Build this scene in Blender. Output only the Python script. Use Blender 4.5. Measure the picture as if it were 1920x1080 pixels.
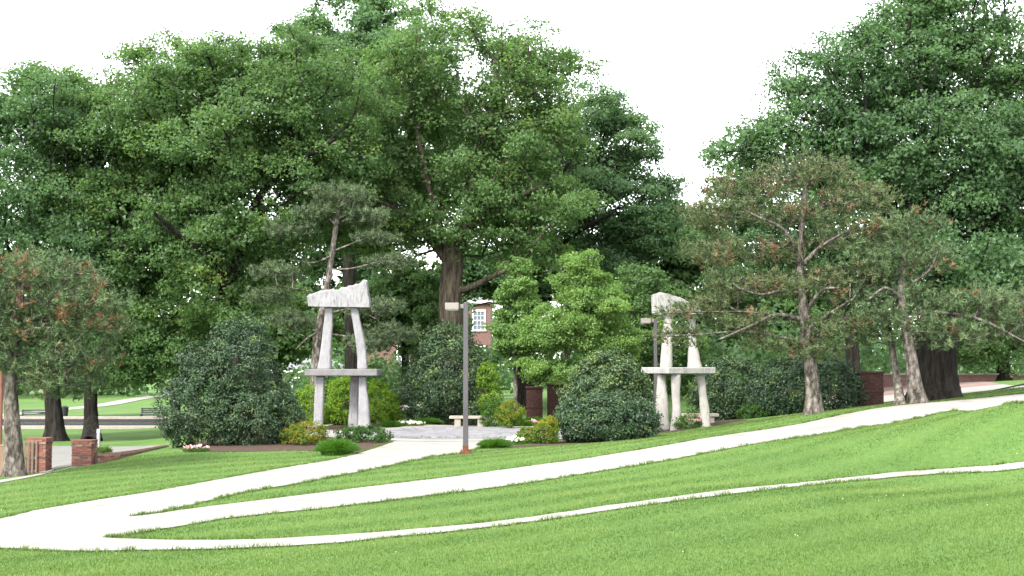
import bpy, math, random
import numpy as np
from mathutils import Vector
from mathutils.geometry import delaunay_2d_cdt

random.seed(7)
for o in list(bpy.data.objects):
    bpy.data.objects.remove(o, do_unlink=True)
S = bpy.context.scene
COL = S.collection

# ------------------------------------------------------------------ camera, sky, sun, exposure
EYE = 2.6            # eye height above the plaza (m)
FPX = 2600.0         # focal length in photo pixels (1920 wide)
HOR = 685.0          # horizon row in the photo
PITCH = math.atan((HOR - 540.0) / FPX)
cd = bpy.data.cameras.new('camera'); cam = bpy.data.objects.new('camera', cd); COL.objects.link(cam)
cam.location = (0, 0, EYE); cam.rotation_euler = (math.pi / 2 + PITCH, 0, 0)
cd.sensor_width = 36; cd.lens = 36 * FPX / 1920; cd.clip_start = 0.1; cd.clip_end = 6000
S.camera = cam
SUN_EL, SUN_AZ = math.radians(46), math.radians(-150)   # azimuth from +Y, clockwise: behind and left of the camera
W = bpy.data.worlds.new('World'); S.world = W; W.use_nodes = True
nt = W.node_tree; nt.nodes.clear()
sk = nt.nodes.new('ShaderNodeTexSky'); sk.sky_type = 'NISHITA'; sk.sun_disc = False
sk.sun_elevation = SUN_EL; sk.sun_rotation = SUN_AZ; sk.dust_density = 1.0; sk.air_density = 1.0; sk.ozone_density = 1.0
hs = nt.nodes.new('ShaderNodeHueSaturation'); hs.inputs['Saturation'].default_value = 0.16
bg = nt.nodes.new('ShaderNodeBackground'); bg.inputs['Strength'].default_value = 0.15
wo = nt.nodes.new('ShaderNodeOutputWorld')
nt.links.new(sk.outputs[0], hs.inputs['Color']); nt.links.new(hs.outputs[0], bg.inputs['Color']); nt.links.new(bg.outputs[0], wo.inputs[0])
sl = bpy.data.lights.new('sun', 'SUN'); sl.energy = 1.5; sl.angle = math.radians(14); sl.color = (1, .97, .91)
so = bpy.data.objects.new('sun', sl); COL.objects.link(so)
sd = Vector((math.sin(SUN_AZ) * math.cos(SUN_EL), math.cos(SUN_AZ) * math.cos(SUN_EL), math.sin(SUN_EL)))
so.rotation_euler = (-sd).to_track_quat('-Z', 'Y').to_euler(); so.location = (0, 0, 60)
vs = S.view_settings; vs.view_transform = 'Standard'; vs.look = 'None'; vs.exposure = 2.4; vs.gamma = 1; vs.use_curve_mapping = False

S.render.engine = 'CYCLES'; S.cycles.max_bounces = 12; S.cycles.diffuse_bounces = 6; S.cycles.transmission_bounces = 8

# ------------------------------------------------------------------ pixel -> place
def ray(u, v):
    xc, yc = (u - 960) / FPX, (540 - v) / FPX
    c, s = math.cos(PITCH), math.sin(PITCH)
    return np.array([xc, c - yc * s, s + yc * c])
def at(u, v, d):
    r = ray(u, v); r = r / r[1] * d
    return np.array([r[0], d, EYE + r[2]])

# ground heights: control points (photo u, v, drop below the eye in metres)
CTRL = [(0,1080,2.5),(0,1030,2.7),(0,970,2.85),(0,930,3.0),(-150,1000,2.8),(-150,900,3.15),
 (480,1080,2.42),(480,1015,2.55),(480,975,2.6),(480,910,2.65),(480,850,2.75),(250,975,2.66),(250,880,2.85),
 (870,1080,2.35),(870,990,2.45),(870,925,2.5),(870,895,2.52),(870,848,2.6),
 (1400,1080,2.2),(1400,925,2.15),(1400,838,1.95),
 (1920,1080,2.1),(2100,1080,2.05),(1920,980,2.0)]
CTRL = [(u, v, h * FPX / (v - HOR)) for u, v, h in CTRL]
CTRL += [(1400,815,37),(1920,872,25.5),(1920,757,40),(1920,740,44),(2100,742,28),(1660,793,37.5),(1660,768,41.5),
 (1525,775,46),(1720,755,46),(1760,748,50),(1850,734,52),(1850,718,72),(1660,738,72),(1600,765,54),
 (1040,834,44.5),(1130,829,46),(1240,811,51),(1330,800,53),(1400,790,54),(1450,780,62),
 (330,841,47),(150,874,43),(25,893,40),(65,886,42.5),(120,862,48),(200,848,52),(130,836,58),
 (103,827,65),(172,827,65),(300,826,66),(440,812,62),(580,806,56),
 (100,803,88),(250,803,88),(200,765,140),(280,745,190),(-100,800,90),(-200,860,50),
 (740,765,82),(960,752,84),(1050,790,68),(1240,790,68)]
PTS = [at(*c) for c in CTRL]
PLZ = np.array([-1.8, 53.5]); PR = 5.0
for k in range(12):
    a = k * math.pi / 6
    PTS.append(np.array([PLZ[0] + 6 * math.cos(a), PLZ[1] + 6 * math.sin(a), 0]))
PTS.append(np.array([PLZ[0], PLZ[1], 0]))
for x, y, z in [(-60,300,-1.7),(60,300,-.8),(-200,300,-1.5),(200,300,0),(0,700,-1),(-500,700,-1),(500,700,0),(-500,0,-1.5),(500,0,2),
                (0,-60,1.2),(60,-40,2),(-60,-40,.5),(0,-2,.85),(-15,-2,.6),(15,-2,1.0),(0,8,.45),(80,60,2.5),(60,110,1.8),(-90,60,-1.3),(20,120,.6),(-12,110,-.7),(0,1500,-1),(-1500,1500,-1),(1500,1500,0),(500,-500,1),(-500,-500,0)]:
    PTS.append(np.array([x, y, z], float))
PTS = np.array(PTS)
_c2 = 9.0
def _phi(A, B): return -np.sqrt(((A[:, None, :] - B[None, :, :]) ** 2).sum(-1) + _c2)
_n = len(PTS); XY = PTS[:, :2]
_A = np.zeros((_n + 3, _n + 3)); _A[:_n, :_n] = _phi(XY, XY) - np.eye(_n) * .06
_A[:_n, _n] = 1; _A[:_n, _n + 1:] = XY; _A[_n:, :_n] = _A[:_n, _n:].T
_w = np.linalg.solve(_A, np.concatenate([PTS[:, 2], [0, 0, 0]]))
def terr(x, y):
    P = np.stack([np.ravel(x), np.ravel(y)], -1).astype(float)
    out = np.empty(len(P))
    for i in range(0, len(P), 20000):
        q = P[i:i + 20000]
        out[i:i + 20000] = _phi(q, XY) @ _w[:_n] + _w[_n] + q @ _w[_n + 1:]
    return out.reshape(np.shape(x)) if np.shape(x) else float(out[0])
def gp(u, v):
    """where the photo ray through (u, v) meets the ground"""
    r = ray(u, v); r = r / r[1]
    ds = np.concatenate([np.arange(6, 80, .1), np.arange(80, 900, 1.)])
    z = EYE + r[2] * ds; g = terr(r[0] * ds, ds)
    i = np.argmax(z < g)
    if not (z < g).any(): i = len(ds) - 1
    d = ds[i]
    if i > 0:
        a, b = z[i - 1] - g[i - 1], z[i] - g[i]
        d = ds[i - 1] + (ds[i] - ds[i - 1]) * a / (a - b)
    return np.array([r[0] * d, d, terr(r[0] * d, d)])
def on(u, d):
    x = (u - 960) / FPX * d * 1.0 / (math.cos(PITCH))
    x = at(u, HOR, d)[0]
    return np.array([x, d, terr(x, d)])

# ------------------------------------------------------------------ materials
def newmat(name):
    m = bpy.data.materials.new(name); m.use_nodes = True
    n = m.node_tree.nodes; n.clear()
    o = n.new('ShaderNodeOutputMaterial'); b = n.new('ShaderNodeBsdfPrincipled')
    m.node_tree.links.new(b.outputs[0], o.inputs[0])
    return m, n, m.node_tree.links, b, o
def ramp(n, stops):
    r = n.new('ShaderNodeValToRGB'); e = r.color_ramp.elements
    while len(e) < len(stops): e.new(.5)
    for k, (p, c) in enumerate(stops): e[k].position = p; e[k].color = (*c, 1)
    return r
def noise(n, l, scale, detail=6, rough=.6, vec=None, stretch=None):
    t = n.new('ShaderNodeTexNoise'); t.inputs['Scale'].default_value = scale
    t.inputs['Detail'].default_value = detail; t.inputs['Roughness'].default_value = rough
    tc = n.new('ShaderNodeTexCoord'); src = tc.outputs['Object']
    if stretch:
        mp = n.new('ShaderNodeMapping'); mp.inputs['Scale'].default_value = stretch
        l.new(src, mp.inputs[0]); src = mp.outputs[0]
    l.new(src, t.inputs['Vector']); return t
def surf(name, stops, scale=3, rough=.8, bump=.3, bscale=None, stretch=None, detail=8, spec=.3, dist=.02):
    m, n, l, b, o = newmat(name)
    t = noise(n, l, scale, detail, .65, stretch=stretch); r = ramp(n, stops)
    l.new(t.outputs[0], r.inputs[0]); l.new(r.outputs[0], b.inputs['Base Color'])
    b.inputs['Roughness'].default_value = rough; b.inputs['Specular IOR Level'].default_value = spec
    if bump:
        t2 = noise(n, l, bscale or scale * 4, 8, .7, stretch=stretch)
        bp = n.new('ShaderNodeBump'); bp.inputs['Strength'].default_value = bump; bp.inputs['Distance'].default_value = dist
        l.new(t2.outputs[0], bp.inputs['Height']); l.new(bp.outputs[0], b.inputs['Normal'])
    return m
def leafmat(name, stops, rough=.5, spec=.33, trans=.52, tcol=1.45):
    m, n, l, b, o = newmat(name)
    a = n.new('ShaderNodeAttribute'); a.attribute_name = 'tint'
    r = ramp(n, stops); l.new(a.outputs['Fac'], r.inputs[0]); l.new(r.outputs[0], b.inputs['Base Color'])
    b.inputs['Roughness'].default_value = rough; b.inputs['Specular IOR Level'].default_value = spec
    if trans:
        tr = n.new('ShaderNodeBsdfTranslucent'); mx = n.new('ShaderNodeMixShader'); mx.inputs[0].default_value = trans
        mu = n.new('ShaderNodeMixRGB'); mu.blend_type = 'MULTIPLY'; mu.inputs[0].default_value = 1; mu.inputs[2].default_value = (tcol, tcol * 1.1, tcol * .6, 1)
        l.new(r.outputs[0], mu.inputs[1]); l.new(mu.outputs[0], tr.inputs[0])
        l.new(b.outputs[0], mx.inputs[1]); l.new(tr.outputs[0], mx.inputs[2]); l.new(mx.outputs[0], o.inputs[0])
    return m
M = {}
M['oak'] = leafmat('oak_leaf', [(0, (.058,.106,.04)), (.5, (.085,.152,.054)), (.85, (.112,.19,.06)), (1, (.17,.225,.052))])
M['oak_pale'] = leafmat('pale_leaf', [(0, (.06,.115,.052)), (.6, (.092,.165,.075)), (1, (.12,.195,.075))])
M['oak_deep'] = leafmat('deep_leaf', [(0, (.05,.098,.046)), (.5, (.078,.144,.064)), (1, (.108,.184,.072))])
M['bright'] = leafmat('bright_leaf', [(0, (0.0744,0.1395,0.0372)), (.5, (0.1163,0.2046,0.05208)), (1, (0.1628,0.2558,0.06045))], trans=.42)
M['holly'] = leafmat('holly_leaf', [(0, (0.01674,0.0372,0.0186)), (.5, (0.03348,0.06696,0.02604)), (.82, (0.06138,0.1023,0.03534)), (1, (0.1163,0.1581,0.0372))], rough=.45, spec=.36, trans=.12)
M['hedge'] = leafmat('hedge_leaf', [(0, (0.0744,0.1488,0.0186)), (.5, (0.1395,0.2325,0.02325)), (1, (0.2046,0.2697,0.0279))])
M['nandina'] = leafmat('nandina_leaf', [(0, (0.0465,0.1023,0.01395)), (.5, (0.1302,0.186,0.0186)), (.8, (0.2325,0.186,0.0186)), (1, (0.2604,0.1023,0.0279))])
M['green_shrub'] = leafmat('green_shrub_leaf', [(0, (0.0279,0.0744,0.01395)), (.6, (0.05115,0.1163,0.02046)), (1, (0.093,0.1674,0.0279))])
M['mound'] = leafmat('mound_blade', [(0, (0.0279,0.0837,0.01116)), (.6, (0.06045,0.1488,0.0186)), (1, (0.093,0.1953,0.0279))])
M['pine'] = leafmat('pine_needle', [(0, (.03,.055,.022)), (.45, (.08,.125,.05)), (.8, (.13,.175,.075)), (.86, (.12,.08,.04)), (1, (.18,.09,.042))], rough=.55, trans=.12)
M['pine_grey'] = leafmat('grey_pine_needle', [(0, (0.04032,0.06844,0.032)), (.6, (0.0896,0.1274,0.056)), (.9, (0.1288,0.1652,0.078)), (1, (0.1568,0.1298,0.065))], rough=.55, trans=.12)
M['pine_brown'] = leafmat('browning_pine_needle', [(0, (.036,.062,.024)), (.4, (.078,.112,.04)), (.54, (.105,.115,.05)), (.75, (.11,.085,.045)), (1, (.18,.1,.05))], rough=.55, trans=.12)
M['petal_pink'] = leafmat('pink_petal', [(0, (.75,.7,.7)), (.5, (.7,.35,.45)), (1, (.6,.12,.28))])
M['petal_white'] = leafmat('white_petal', [(0, (.8,.78,.75)), (.7, (.75,.7,.7)), (1, (.6,.35,.42))])
M['grass'] = leafmat('grass_blade', [(0, (0.04239,0.08398,0.01368)), (.5, (0.08478,0.1408,0.02583)), (.88, (0.1314,0.1824,0.04103)), (1, (0.2035,0.2,0.06078))], rough=.55, trans=.3)
M['clover'] = leafmat('clover_flower', [(0, (.7,.7,.62)), (1, (.8,.8,.75))], trans=.1)
M['bark'] = surf('oak_bark', [(.38, (.008,.007,.006)), (.62, (.03,.026,.022))], 7, .95, 1, 9, (1, 1, .16), dist=.12, spec=.1)
M['bark_warm'] = surf('warm_oak_bark', [(.38, (0.027,0.0225,0.0165)), (.62, (0.1125,0.093,0.069))], 7, .95, 1, 9, (1, 1, .14), dist=.12, spec=.1)
M['bark_pine'] = surf('pine_bark', [(.4, (.04,.034,.028)), (.52, (.12,.104,.088)), (.64, (.23,.205,.178))], 8, .95, 1, 12, (1, 1, .45), dist=.09, spec=.1)
M['twig'] = surf('twig', [(.3, (.04,.033,.025)), (.7, (.09,.075,.055))], 6, .9, 0)
M['mulch'] = surf('mulch', [(.3, (.03,.017,.012)), (.7, (.085,.052,.038))], 14, .95, .8, 30)
M['concrete'] = surf('concrete_walk', [(.3, (0.1763,0.1542,0.1234)), (.42, (0.2248,0.2115,0.1895)), (.6, (0.2512,0.2424,0.2248)), (.75, (0.2732,0.2644,0.2512))], .9, .9, .25, 40, dist=.004)
M['gate_concrete'] = surf('darker_concrete', [(.25, (0.1275,0.1207,0.1105)), (.55, (0.1615,0.1555,0.1445)), (.8, (0.187,0.1802,0.1683))], 1.6, .9, .25, 40, dist=.004)  # darker tone than the concrete of the walks
M['stone_bench'] = surf('bench_stone', [(.3, (.2,.175,.145)), (.7, (.3,.265,.225))], 6, .85, .3, 25)
M['wood'] = surf('weathered_wood', [(.3, (.17,.12,.09)), (.7, (.26,.2,.16))], 8, .85, .4, 20, (1, 1, .12))
M['wood_tan'] = surf('tan_wood', [(.3, (0.15,0.0935,0.06)), (.7, (0.21,0.1403,0.095))], 8, .85, .4, 20, (1, 1, .12))
M['brick'] = surf('brick', [(.3, (.1,.04,.03)), (.55, (.16,.068,.05)), (.75, (.22,.11,.085))], 2.3, .9, .4, 40, dist=.006)
M['mortar'] = surf('mortar', [(.3, (.13,.105,.09)), (.7, (.2,.17,.145))], 20, .95, .3, 60)
M['pole'] = surf('bronze_paint', [(.3, (.04,.035,.038)), (.7, (.06,.054,.058))], 4, .5, .1, 30, (1, 1, .3), spec=.4)
M['rust'] = surf('rust', [(.3, (.06,.019,.01)), (.7, (.13,.046,.024))], 14, .95, .4, 30)
M['head'] = surf('lamp_housing', [(.3, (0.1564,0.136,0.1224)), (.7, (0.204,0.1802,0.1632))], 5, .5, .05, 30)
M['darkmetal'] = surf('dark_metal', [(.3, (.015,.018,.018)), (.7, (.03,.034,.034))], 5, .5, .05, 30)
M['lens'] = surf('lamp_lens', [(.3, (.5,.5,.46)), (.7, (.6,.6,.55))], 5, .2, 0)
M['white'] = surf('white_paint', [(.3, (.68,.68,.66)), (.7, (.8,.8,.78))], 5, .6, .05, 30)
M['grey'] = surf('grey_metal', [(.3, (.2,.205,.205)), (.7, (.28,.285,.285))], 5, .6, .05, 30)
M['pave_pink'] = surf('pink_paving', [(.3, (.17,.11,.095)), (.7, (.24,.165,.145))], 2, .9, .2, 30)
M['roof'] = surf('slate_roof', [(.3, (.12,.125,.13)), (.7, (.2,.205,.21))], 8, .8, .3, 20)
def stone_mat(name, light, dark, stain):
    m, n, l, b, o = newmat(name)
    t = noise(n, l, 2.2, 8, .7); r = ramp(n, [(.3, dark), (.62, light)]); l.new(t.outputs[0], r.inputs[0])
    t2 = noise(n, l, 4.5, 6, .75, stretch=(3, 3, .55)); r2 = ramp(n, [(.5, (0,0,0)), (.66, (1,1,1))]); l.new(t2.outputs[0], r2.inputs[0])
    mm = n.new('ShaderNodeMath'); mm.operation = 'MULTIPLY'; mm.inputs[1].default_value = stain
    l.new(r2.outputs[0], mm.inputs[0])
    mx = n.new('ShaderNodeMixRGB'); mx.inputs[2].default_value = (.07,.07,.068,1)
    l.new(mm.outputs[0], mx.inputs[0]); l.new(r.outputs[0], mx.inputs[1]); l.new(mx.outputs[0], b.inputs['Base Color'])
    b.inputs['Roughness'].default_value = .85; b.inputs['Specular IOR Level'].default_value = .25
    t3 = noise(n, l, 22, 8, .7); bp = n.new('ShaderNodeBump'); bp.inputs['Strength'].default_value = .6; bp.inputs['Distance'].default_value = .04
    l.new(t3.outputs[0], bp.inputs['Height']); l.new(bp.outputs[0], b.inputs['Normal'])
    return m
M['stone_grey'] = stone_mat('grey_sculpture_stone', (0.2322,0.2253,0.2305), (0.1677,0.1634,0.1668), .4)
M['stone_grey_top'] = stone_mat('stained_lintel_stone', (0.2494,0.2451,0.2468), (0.1849,0.1806,0.1806), .95)
M['stone_shelf'] = stone_mat('shelf_stone', (0.1634,0.1548,0.1548), (0.1118,0.1066,0.1066), .3)
M['stone_cream'] = stone_mat('cream_sculpture_stone', (0.344,0.3268,0.301), (0.258,0.2451,0.2253), .35)
M['stone_cream_top'] = stone_mat('stained_cream_stone', (0.3182,0.3096,0.2941), (0.2494,0.2408,0.2279), .9)
M['stone_cream_shelf'] = stone_mat('cream_shelf_stone', (0.3182,0.3096,0.2924), (0.2236,0.215,0.2047), .5)
def lawn_mat():
    m, n, l, b, o = newmat('lawn')
    t = noise(n, l, .22, 8, .65); r = ramp(n, [(.3, (0.05719,0.1144,0.02451)), (.55, (0.0817,0.1511,0.03431)), (.75, (0.1103,0.1716,0.04494))]); l.new(t.outputs[0], r.inputs[0])
    t2 = noise(n, l, 9, 8, .75); r2 = ramp(n, [(.3, (.7,.7,.7)), (.7, (1.2,1.2,1.2))]); l.new(t2.outputs[0], r2.inputs[0])
    mx = n.new('ShaderNodeMixRGB'); mx.blend_type = 'MULTIPLY'; mx.inputs[0].default_value = 1
    l.new(r.outputs[0], mx.inputs[1]); l.new(r2.outputs[0], mx.inputs[2]); l.new(mx.outputs[0], b.inputs['Base Color'])
    b.inputs['Roughness'].default_value = .9; b.inputs['Specular IOR Level'].default_value = .15
    bp = n.new('ShaderNodeBump'); bp.inputs['Strength'].default_value = .7; bp.inputs['Distance'].default_value = .04
    l.new(t2.outputs[0], bp.inputs['Height']); l.new(bp.outputs[0], b.inputs['Normal'])
    return m
M['lawn'] = lawn_mat()
def slate_mat():
    m, n, l, b, o = newmat('slate_paving')
    tc = n.new('ShaderNodeTexCoord'); v = n.new('ShaderNodeTexVoronoi'); v.inputs['Scale'].default_value = 1.6
    l.new(tc.outputs['Object'], v.inputs['Vector'])
    sp = n.new('ShaderNodeSeparateColor'); l.new(v.outputs['Color'], sp.inputs[0])
    r = ramp(n, [(0, (.155,.15,.16)), (.5, (.185,.18,.19)), (1, (.215,.208,.208))]); l.new(sp.outputs[0], r.inputs[0])
    v2 = n.new('ShaderNodeTexVoronoi'); v2.feature = 'DISTANCE_TO_EDGE'; v2.inputs['Scale'].default_value = 1.6
    l.new(tc.outputs['Object'], v2.inputs['Vector'])
    r2 = ramp(n, [(.02, (.5,.5,.5)), (.05, (1,1,1))]); l.new(v2.outputs['Distance'], r2.inputs[0])
    mx = n.new('ShaderNodeMixRGB'); mx.blend_type = 'MULTIPLY'; mx.inputs[0].default_value = 1
    l.new(r.outputs[0], mx.inputs[1]); l.new(r2.outputs[0], mx.inputs[2]); l.new(mx.outputs[0], b.inputs['Base Color'])
    b.inputs['Roughness'].default_value = .8
    return m
M['slate'] = slate_mat()
def brickwall_mat():
    m, n, l, b, o = newmat('far_brickwork')
    tc = n.new('ShaderNodeTexCoord'); mp = n.new('ShaderNodeMapping'); mp.inputs['Rotation'].default_value = (math.pi / 2, 0, 0)
    l.new(tc.outputs['Object'], mp.inputs[0])
    k = n.new('ShaderNodeTexBrick'); k.inputs['Scale'].default_value = 1; k.inputs['Brick Width'].default_value = .22; k.inputs['Row Height'].default_value = .075
    k.inputs['Mortar Size'].default_value = .008; k.inputs['Color1'].default_value = (.105,.042,.034,1); k.inputs['Color2'].default_value = (.15,.068,.052,1); k.inputs['Mortar'].default_value = (.15,.125,.11,1)
    l.new(mp.outputs[0], k.inputs['Vector']); l.new(k.outputs[0], b.inputs['Base Color']); b.inputs['Roughness'].default_value = .9
    return m
M['far_brick'] = brickwall_mat()
def glass_mat(name, col, rough=.05):
    m, n, l, b, o = newmat(name); b.inputs['Base Color'].default_value = (*col, 1); b.inputs['Roughness'].default_value = rough
    b.inputs['Specular IOR Level'].default_value = .6; return m
M['glass'] = glass_mat('window_glass', (.12,.14,.17)); M['water'] = glass_mat('pool_water', (.03,.04,.05), .08)

# ------------------------------------------------------------------ mesh helpers
def npmesh(name, V, F, mats, smooth=False, tint=None, midx=None):
    """V (n,3); F (m,3) or (m,4) or list of such arrays"""
    V = np.asarray(V, np.float32).reshape(-1, 3)
    Fs = F if isinstance(F, list) else [F]
    Fs = [np.asarray(f, np.int32) for f in Fs if len(f)]
    me = bpy.data.meshes.new(name)
    me.vertices.add(len(V)); me.vertices.foreach_set('co', V.ravel())
    li = np.concatenate([f.ravel() for f in Fs]); nf = sum(len(f) for f in Fs)
    tot = np.concatenate([np.full(len(f), f.shape[1], np.int32) for f in Fs])
    st = np.concatenate([[0], np.cumsum(tot)[:-1]]).astype(np.int32)
    me.loops.add(len(li)); me.loops.foreach_set('vertex_index', li)
    me.polygons.add(nf); me.polygons.foreach_set('loop_start', st)
    try: me.polygons.foreach_set('loop_total', tot)
    except Exception: pass
    me.polygons.foreach_set('use_smooth', np.full(nf, bool(smooth)))
    for m in (mats if isinstance(mats, (list, tuple)) else [mats]): me.materials.append(m)
    if midx is not None: me.polygons.foreach_set('material_index', np.asarray(midx, np.int32))
    if tint is not None:
        a = me.attributes.new('tint', 'FLOAT', 'FACE'); a.data.foreach_set('value', np.asarray(tint, np.float32))
    me.update(); me.validate()
    return me
def link(name, me, parent=None, loc=None, rot=None):
    o = bpy.data.objects.new(name, me); COL.objects.link(o)
    if parent is not None: o.parent = parent
    if loc is not None: o.location = loc
    if rot is not None: o.rotation_euler = rot
    return o
def tag(o, label, cat, group=None):
    o['label'] = label; o['category'] = cat
    if group: o['group'] = group
    return o
def thing(name, label, cat, loc, group=None, rotz=0):
    o = link(name, None, loc=[float(c) for c in loc]); o.rotation_euler = (0, 0, rotz); o.empty_display_size = .3
    return tag(o, label, cat, group)
def box_np(c, h, taper=1.0, bev=.0):
    """bevelled box as verts + quads; c centre, h half sizes"""
    cx, cy, cz = c; hx, hy, hz = h
    b = bev
    def ring(z, ex, ey):
        return [(cx - hx * ex + b, cy - hy * ey, z), (cx + hx * ex - b, cy - hy * ey, z), (cx + hx * ex, cy - hy * ey + b, z), (cx + hx * ex, cy + hy * ey - b, z),
                (cx + hx * ex - b, cy + hy * ey, z), (cx - hx * ex + b, cy + hy * ey, z), (cx - hx * ex, cy + hy * ey - b, z), (cx - hx * ex, cy - hy * ey + b, z)]
    if b <= 0:
        V = [(cx + sx * hx * (taper if sz > 0 else 1), cy + sy * hy * (taper if sz > 0 else 1), cz + sz * hz) for sz in (-1, 1) for sx, sy in ((-1,-1),(1,-1),(1,1),(-1,1))]
        return np.array(V), [(3,2,1,0),(4,5,6,7),(0,1,5,4),(1,2,6,5),(2,3,7,6),(3,0,4,7)]
    V = ring(cz - hz, 1 - b / hx, 1 - b / hy) + ring(cz - hz + b, 1, 1) + ring(cz + hz - b, taper, taper) + ring(cz + hz, taper - b / hx, taper - b / hy)
    F = []
    for k in range(3):
        for i in range(8): F.append((k * 8 + i, k * 8 + (i + 1) % 8, k * 8 + 8 + (i + 1) % 8, k * 8 + 8 + i))
    F.append(tuple(reversed(range(8)))); F.append(tuple(range(24, 32)))
    return np.array(V), F
class MB:
    def __init__(s): s.v = []; s.f = []; s.n = 0
    def add(s, V, F):
        V = np.asarray(V, float).reshape(-1, 3); s.v.append(V); s.f += [tuple(i + s.n for i in f) for f in F]; s.n += len(V); return s
    def box(s, c, h, taper=1.0, bev=0.0): return s.add(*box_np(c, h, taper, bev))
    def tube(s, pts, rad, sides=8, cap=True):
        pts = np.asarray(pts, float); rad = np.broadcast_to(np.asarray(rad, float), (len(pts),))
        t = np.gradient(pts, axis=0); t /= np.linalg.norm(t, axis=1, keepdims=True) + 1e-9
        ref = np.array([1, 0, 0.]) if abs(t[0][0]) < .8 else np.array([0, 1., 0])
        V = []
        for p, d, r in zip(pts, t, rad):
            a = np.cross(d, ref); a /= np.linalg.norm(a) + 1e-9; b = np.cross(d, a)
            for k in range(sides):
                an = 2 * math.pi * k / sides; V.append(p + r * (math.cos(an) * a + math.sin(an) * b))
        F = [(i * sides + k, i * sides + (k + 1) % sides, (i + 1) * sides + (k + 1) % sides, (i + 1) * sides + k) for i in range(len(pts) - 1) for k in range(sides)]
        if cap: F += [tuple(reversed(range(sides))), tuple(range((len(pts) - 1) * sides, len(pts) * sides))]
        return s.add(V, F)
    def loft(s, secs, sides=16, ex=3.0, cap=True, jit=0, rng=None):
        """secs: (cx, cy, z, half width, half depth, yaw)"""
        V = []
        for cx, cy, z, a, b, yaw in secs:
            for k in range(sides):
                t = 2 * math.pi * (k + .5) / sides; ct, st = math.cos(t), math.sin(t)
                x = a * math.copysign(abs(ct) ** (2 / ex), ct); y = b * math.copysign(abs(st) ** (2 / ex), st)
                if jit: x += rng.normal(0, jit); y += rng.normal(0, jit)
                V.append((cx + x * math.cos(yaw) - y * math.sin(yaw), cy + x * math.sin(yaw) + y * math.cos(yaw), z))
        n = len(secs)
        F = [(i * sides + k, i * sides + (k + 1) % sides, (i + 1) * sides + (k + 1) % sides, (i + 1) * sides + k) for i in range(n - 1) for k in range(sides)]
        if cap: F += [tuple(reversed(range(sides))), tuple(range((n - 1) * sides, n * sides))]
        return s.add(V, F)
    def build(s, name, mat, parent=None, smooth=False, loc=None, rot=None):
        V = np.concatenate(s.v); me = bpy.data.meshes.new(name)
        me.from_pydata(V.tolist(), [], s.f); me.materials.append(mat)
        if smooth: me.polygons.foreach_set('use_smooth', np.ones(len(me.polygons), bool))
        me.update(); return link(name, me, parent, loc, rot)
def nrm(a): return a / (np.linalg.norm(a, axis=-1, keepdims=True) + 1e-9)

# ------------------------------------------------------------------ ground, paths, paving
def grid_axis(segs):
    out = [np.arange(a, b, s) for a, b, s in segs]; return np.concatenate(out + [[segs[-1][1]]])
gx = grid_axis([(-1500,-300,150),(-300,-60,15),(-60,-30,3),(-30,30,.5),(30,60,3),(60,300,15),(300,1500,150)])
gy = grid_axis([(-500,-60,60),(-60,0,6),(0,10,1),(10,76,.5),(76,130,3),(130,400,15),(400,1500,100)])
GX, GY = np.meshgrid(gx, gy); GZ = terr(GX, GY)
nx, ny = len(gx), len(gy)
I = np.arange(nx * ny).reshape(ny, nx)
F = np.stack([I[:-1, :-1], I[:-1, 1:], I[1:, 1:], I[1:, :-1]], -1).reshape(-1, 4)
ground = link('lawn_ground', npmesh('lawn_ground', np.stack([GX, GY, GZ], -1), F, M['lawn'], True)); ground['kind'] = 'structure'

def inside(px, py, poly):
    poly = np.asarray(poly); r = np.zeros(px.shape, bool); j = len(poly) - 1
    for i in range(len(poly)):
        xi, yi = poly[i][:2]; xj, yj = poly[j][:2]
        r ^= ((yi > py) != (yj > py)) & (px < (xj - xi) * (py - yi) / (yj - yi + 1e-12) + xi); j = i
    return r
def dens(poly, step):
    out = []
    for i in range(len(poly)):
        a, b = np.array(poly[i][:2]), np.array(poly[(i + 1) % len(poly)][:2])
        k = max(1, int(np.linalg.norm(b - a) / step))
        out += [a + (b - a) * t / k for t in range(k)]
    return np.array(out)
def smooth_line(pts, n=6):
    P = np.array([p[:2] for p in pts]); P = np.vstack([2 * P[0] - P[1], P, 2 * P[-1] - P[-2]]); out = []
    for i in range(1, len(P) - 2):
        for t in np.linspace(0, 1, n, endpoint=False):
            a, b, c, d = P[i - 1], P[i], P[i + 1], P[i + 2]
            out.append(.5 * (2 * b + (c - a) * t + (2 * a - 5 * b + 4 * c - d) * t * t + (3 * b - a - 3 * c + d) * t ** 3))
    out.append(P[-2]); return out
def sheet(name, poly, off, mat, step=.7, kind='structure'):
    P = dens(poly, step); n = len(P)
    lo, hi = P.min(0), P.max(0)
    qx, qy = np.meshgrid(np.arange(lo[0], hi[0], step), np.arange(lo[1], hi[1], step))
    m = inside(qx, qy, P); Q = np.stack([qx[m], qy[m]], -1)
    if len(Q):
        dd = np.sqrt(((Q[:, None] - P[None]) ** 2).sum(-1)).min(1); Q = Q[dd > step * .4]
    vs_ = [Vector(p) for p in np.vstack([P, Q])] if len(Q) else [Vector(p) for p in P]
    v, e, f, *_ = delaunay_2d_cdt(vs_, [], [list(range(n))], 1, 1e-5)
    v = np.array([tuple(q) for q in v]); z = terr(v[:, 0], v[:, 1]) + off
    me = bpy.data.meshes.new(name); me.from_pydata(np.column_stack([v, z]).tolist(), [], [list(q) for q in f]); me.materials.append(mat)
    me.polygons.foreach_set('use_smooth', np.ones(len(me.polygons), bool))
    o = link(name, me)
    if kind: o['kind'] = kind
    # winding up
    if len(me.polygons) and me.polygons[0].normal.z < 0: me.flip_normals()
    return o
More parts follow.
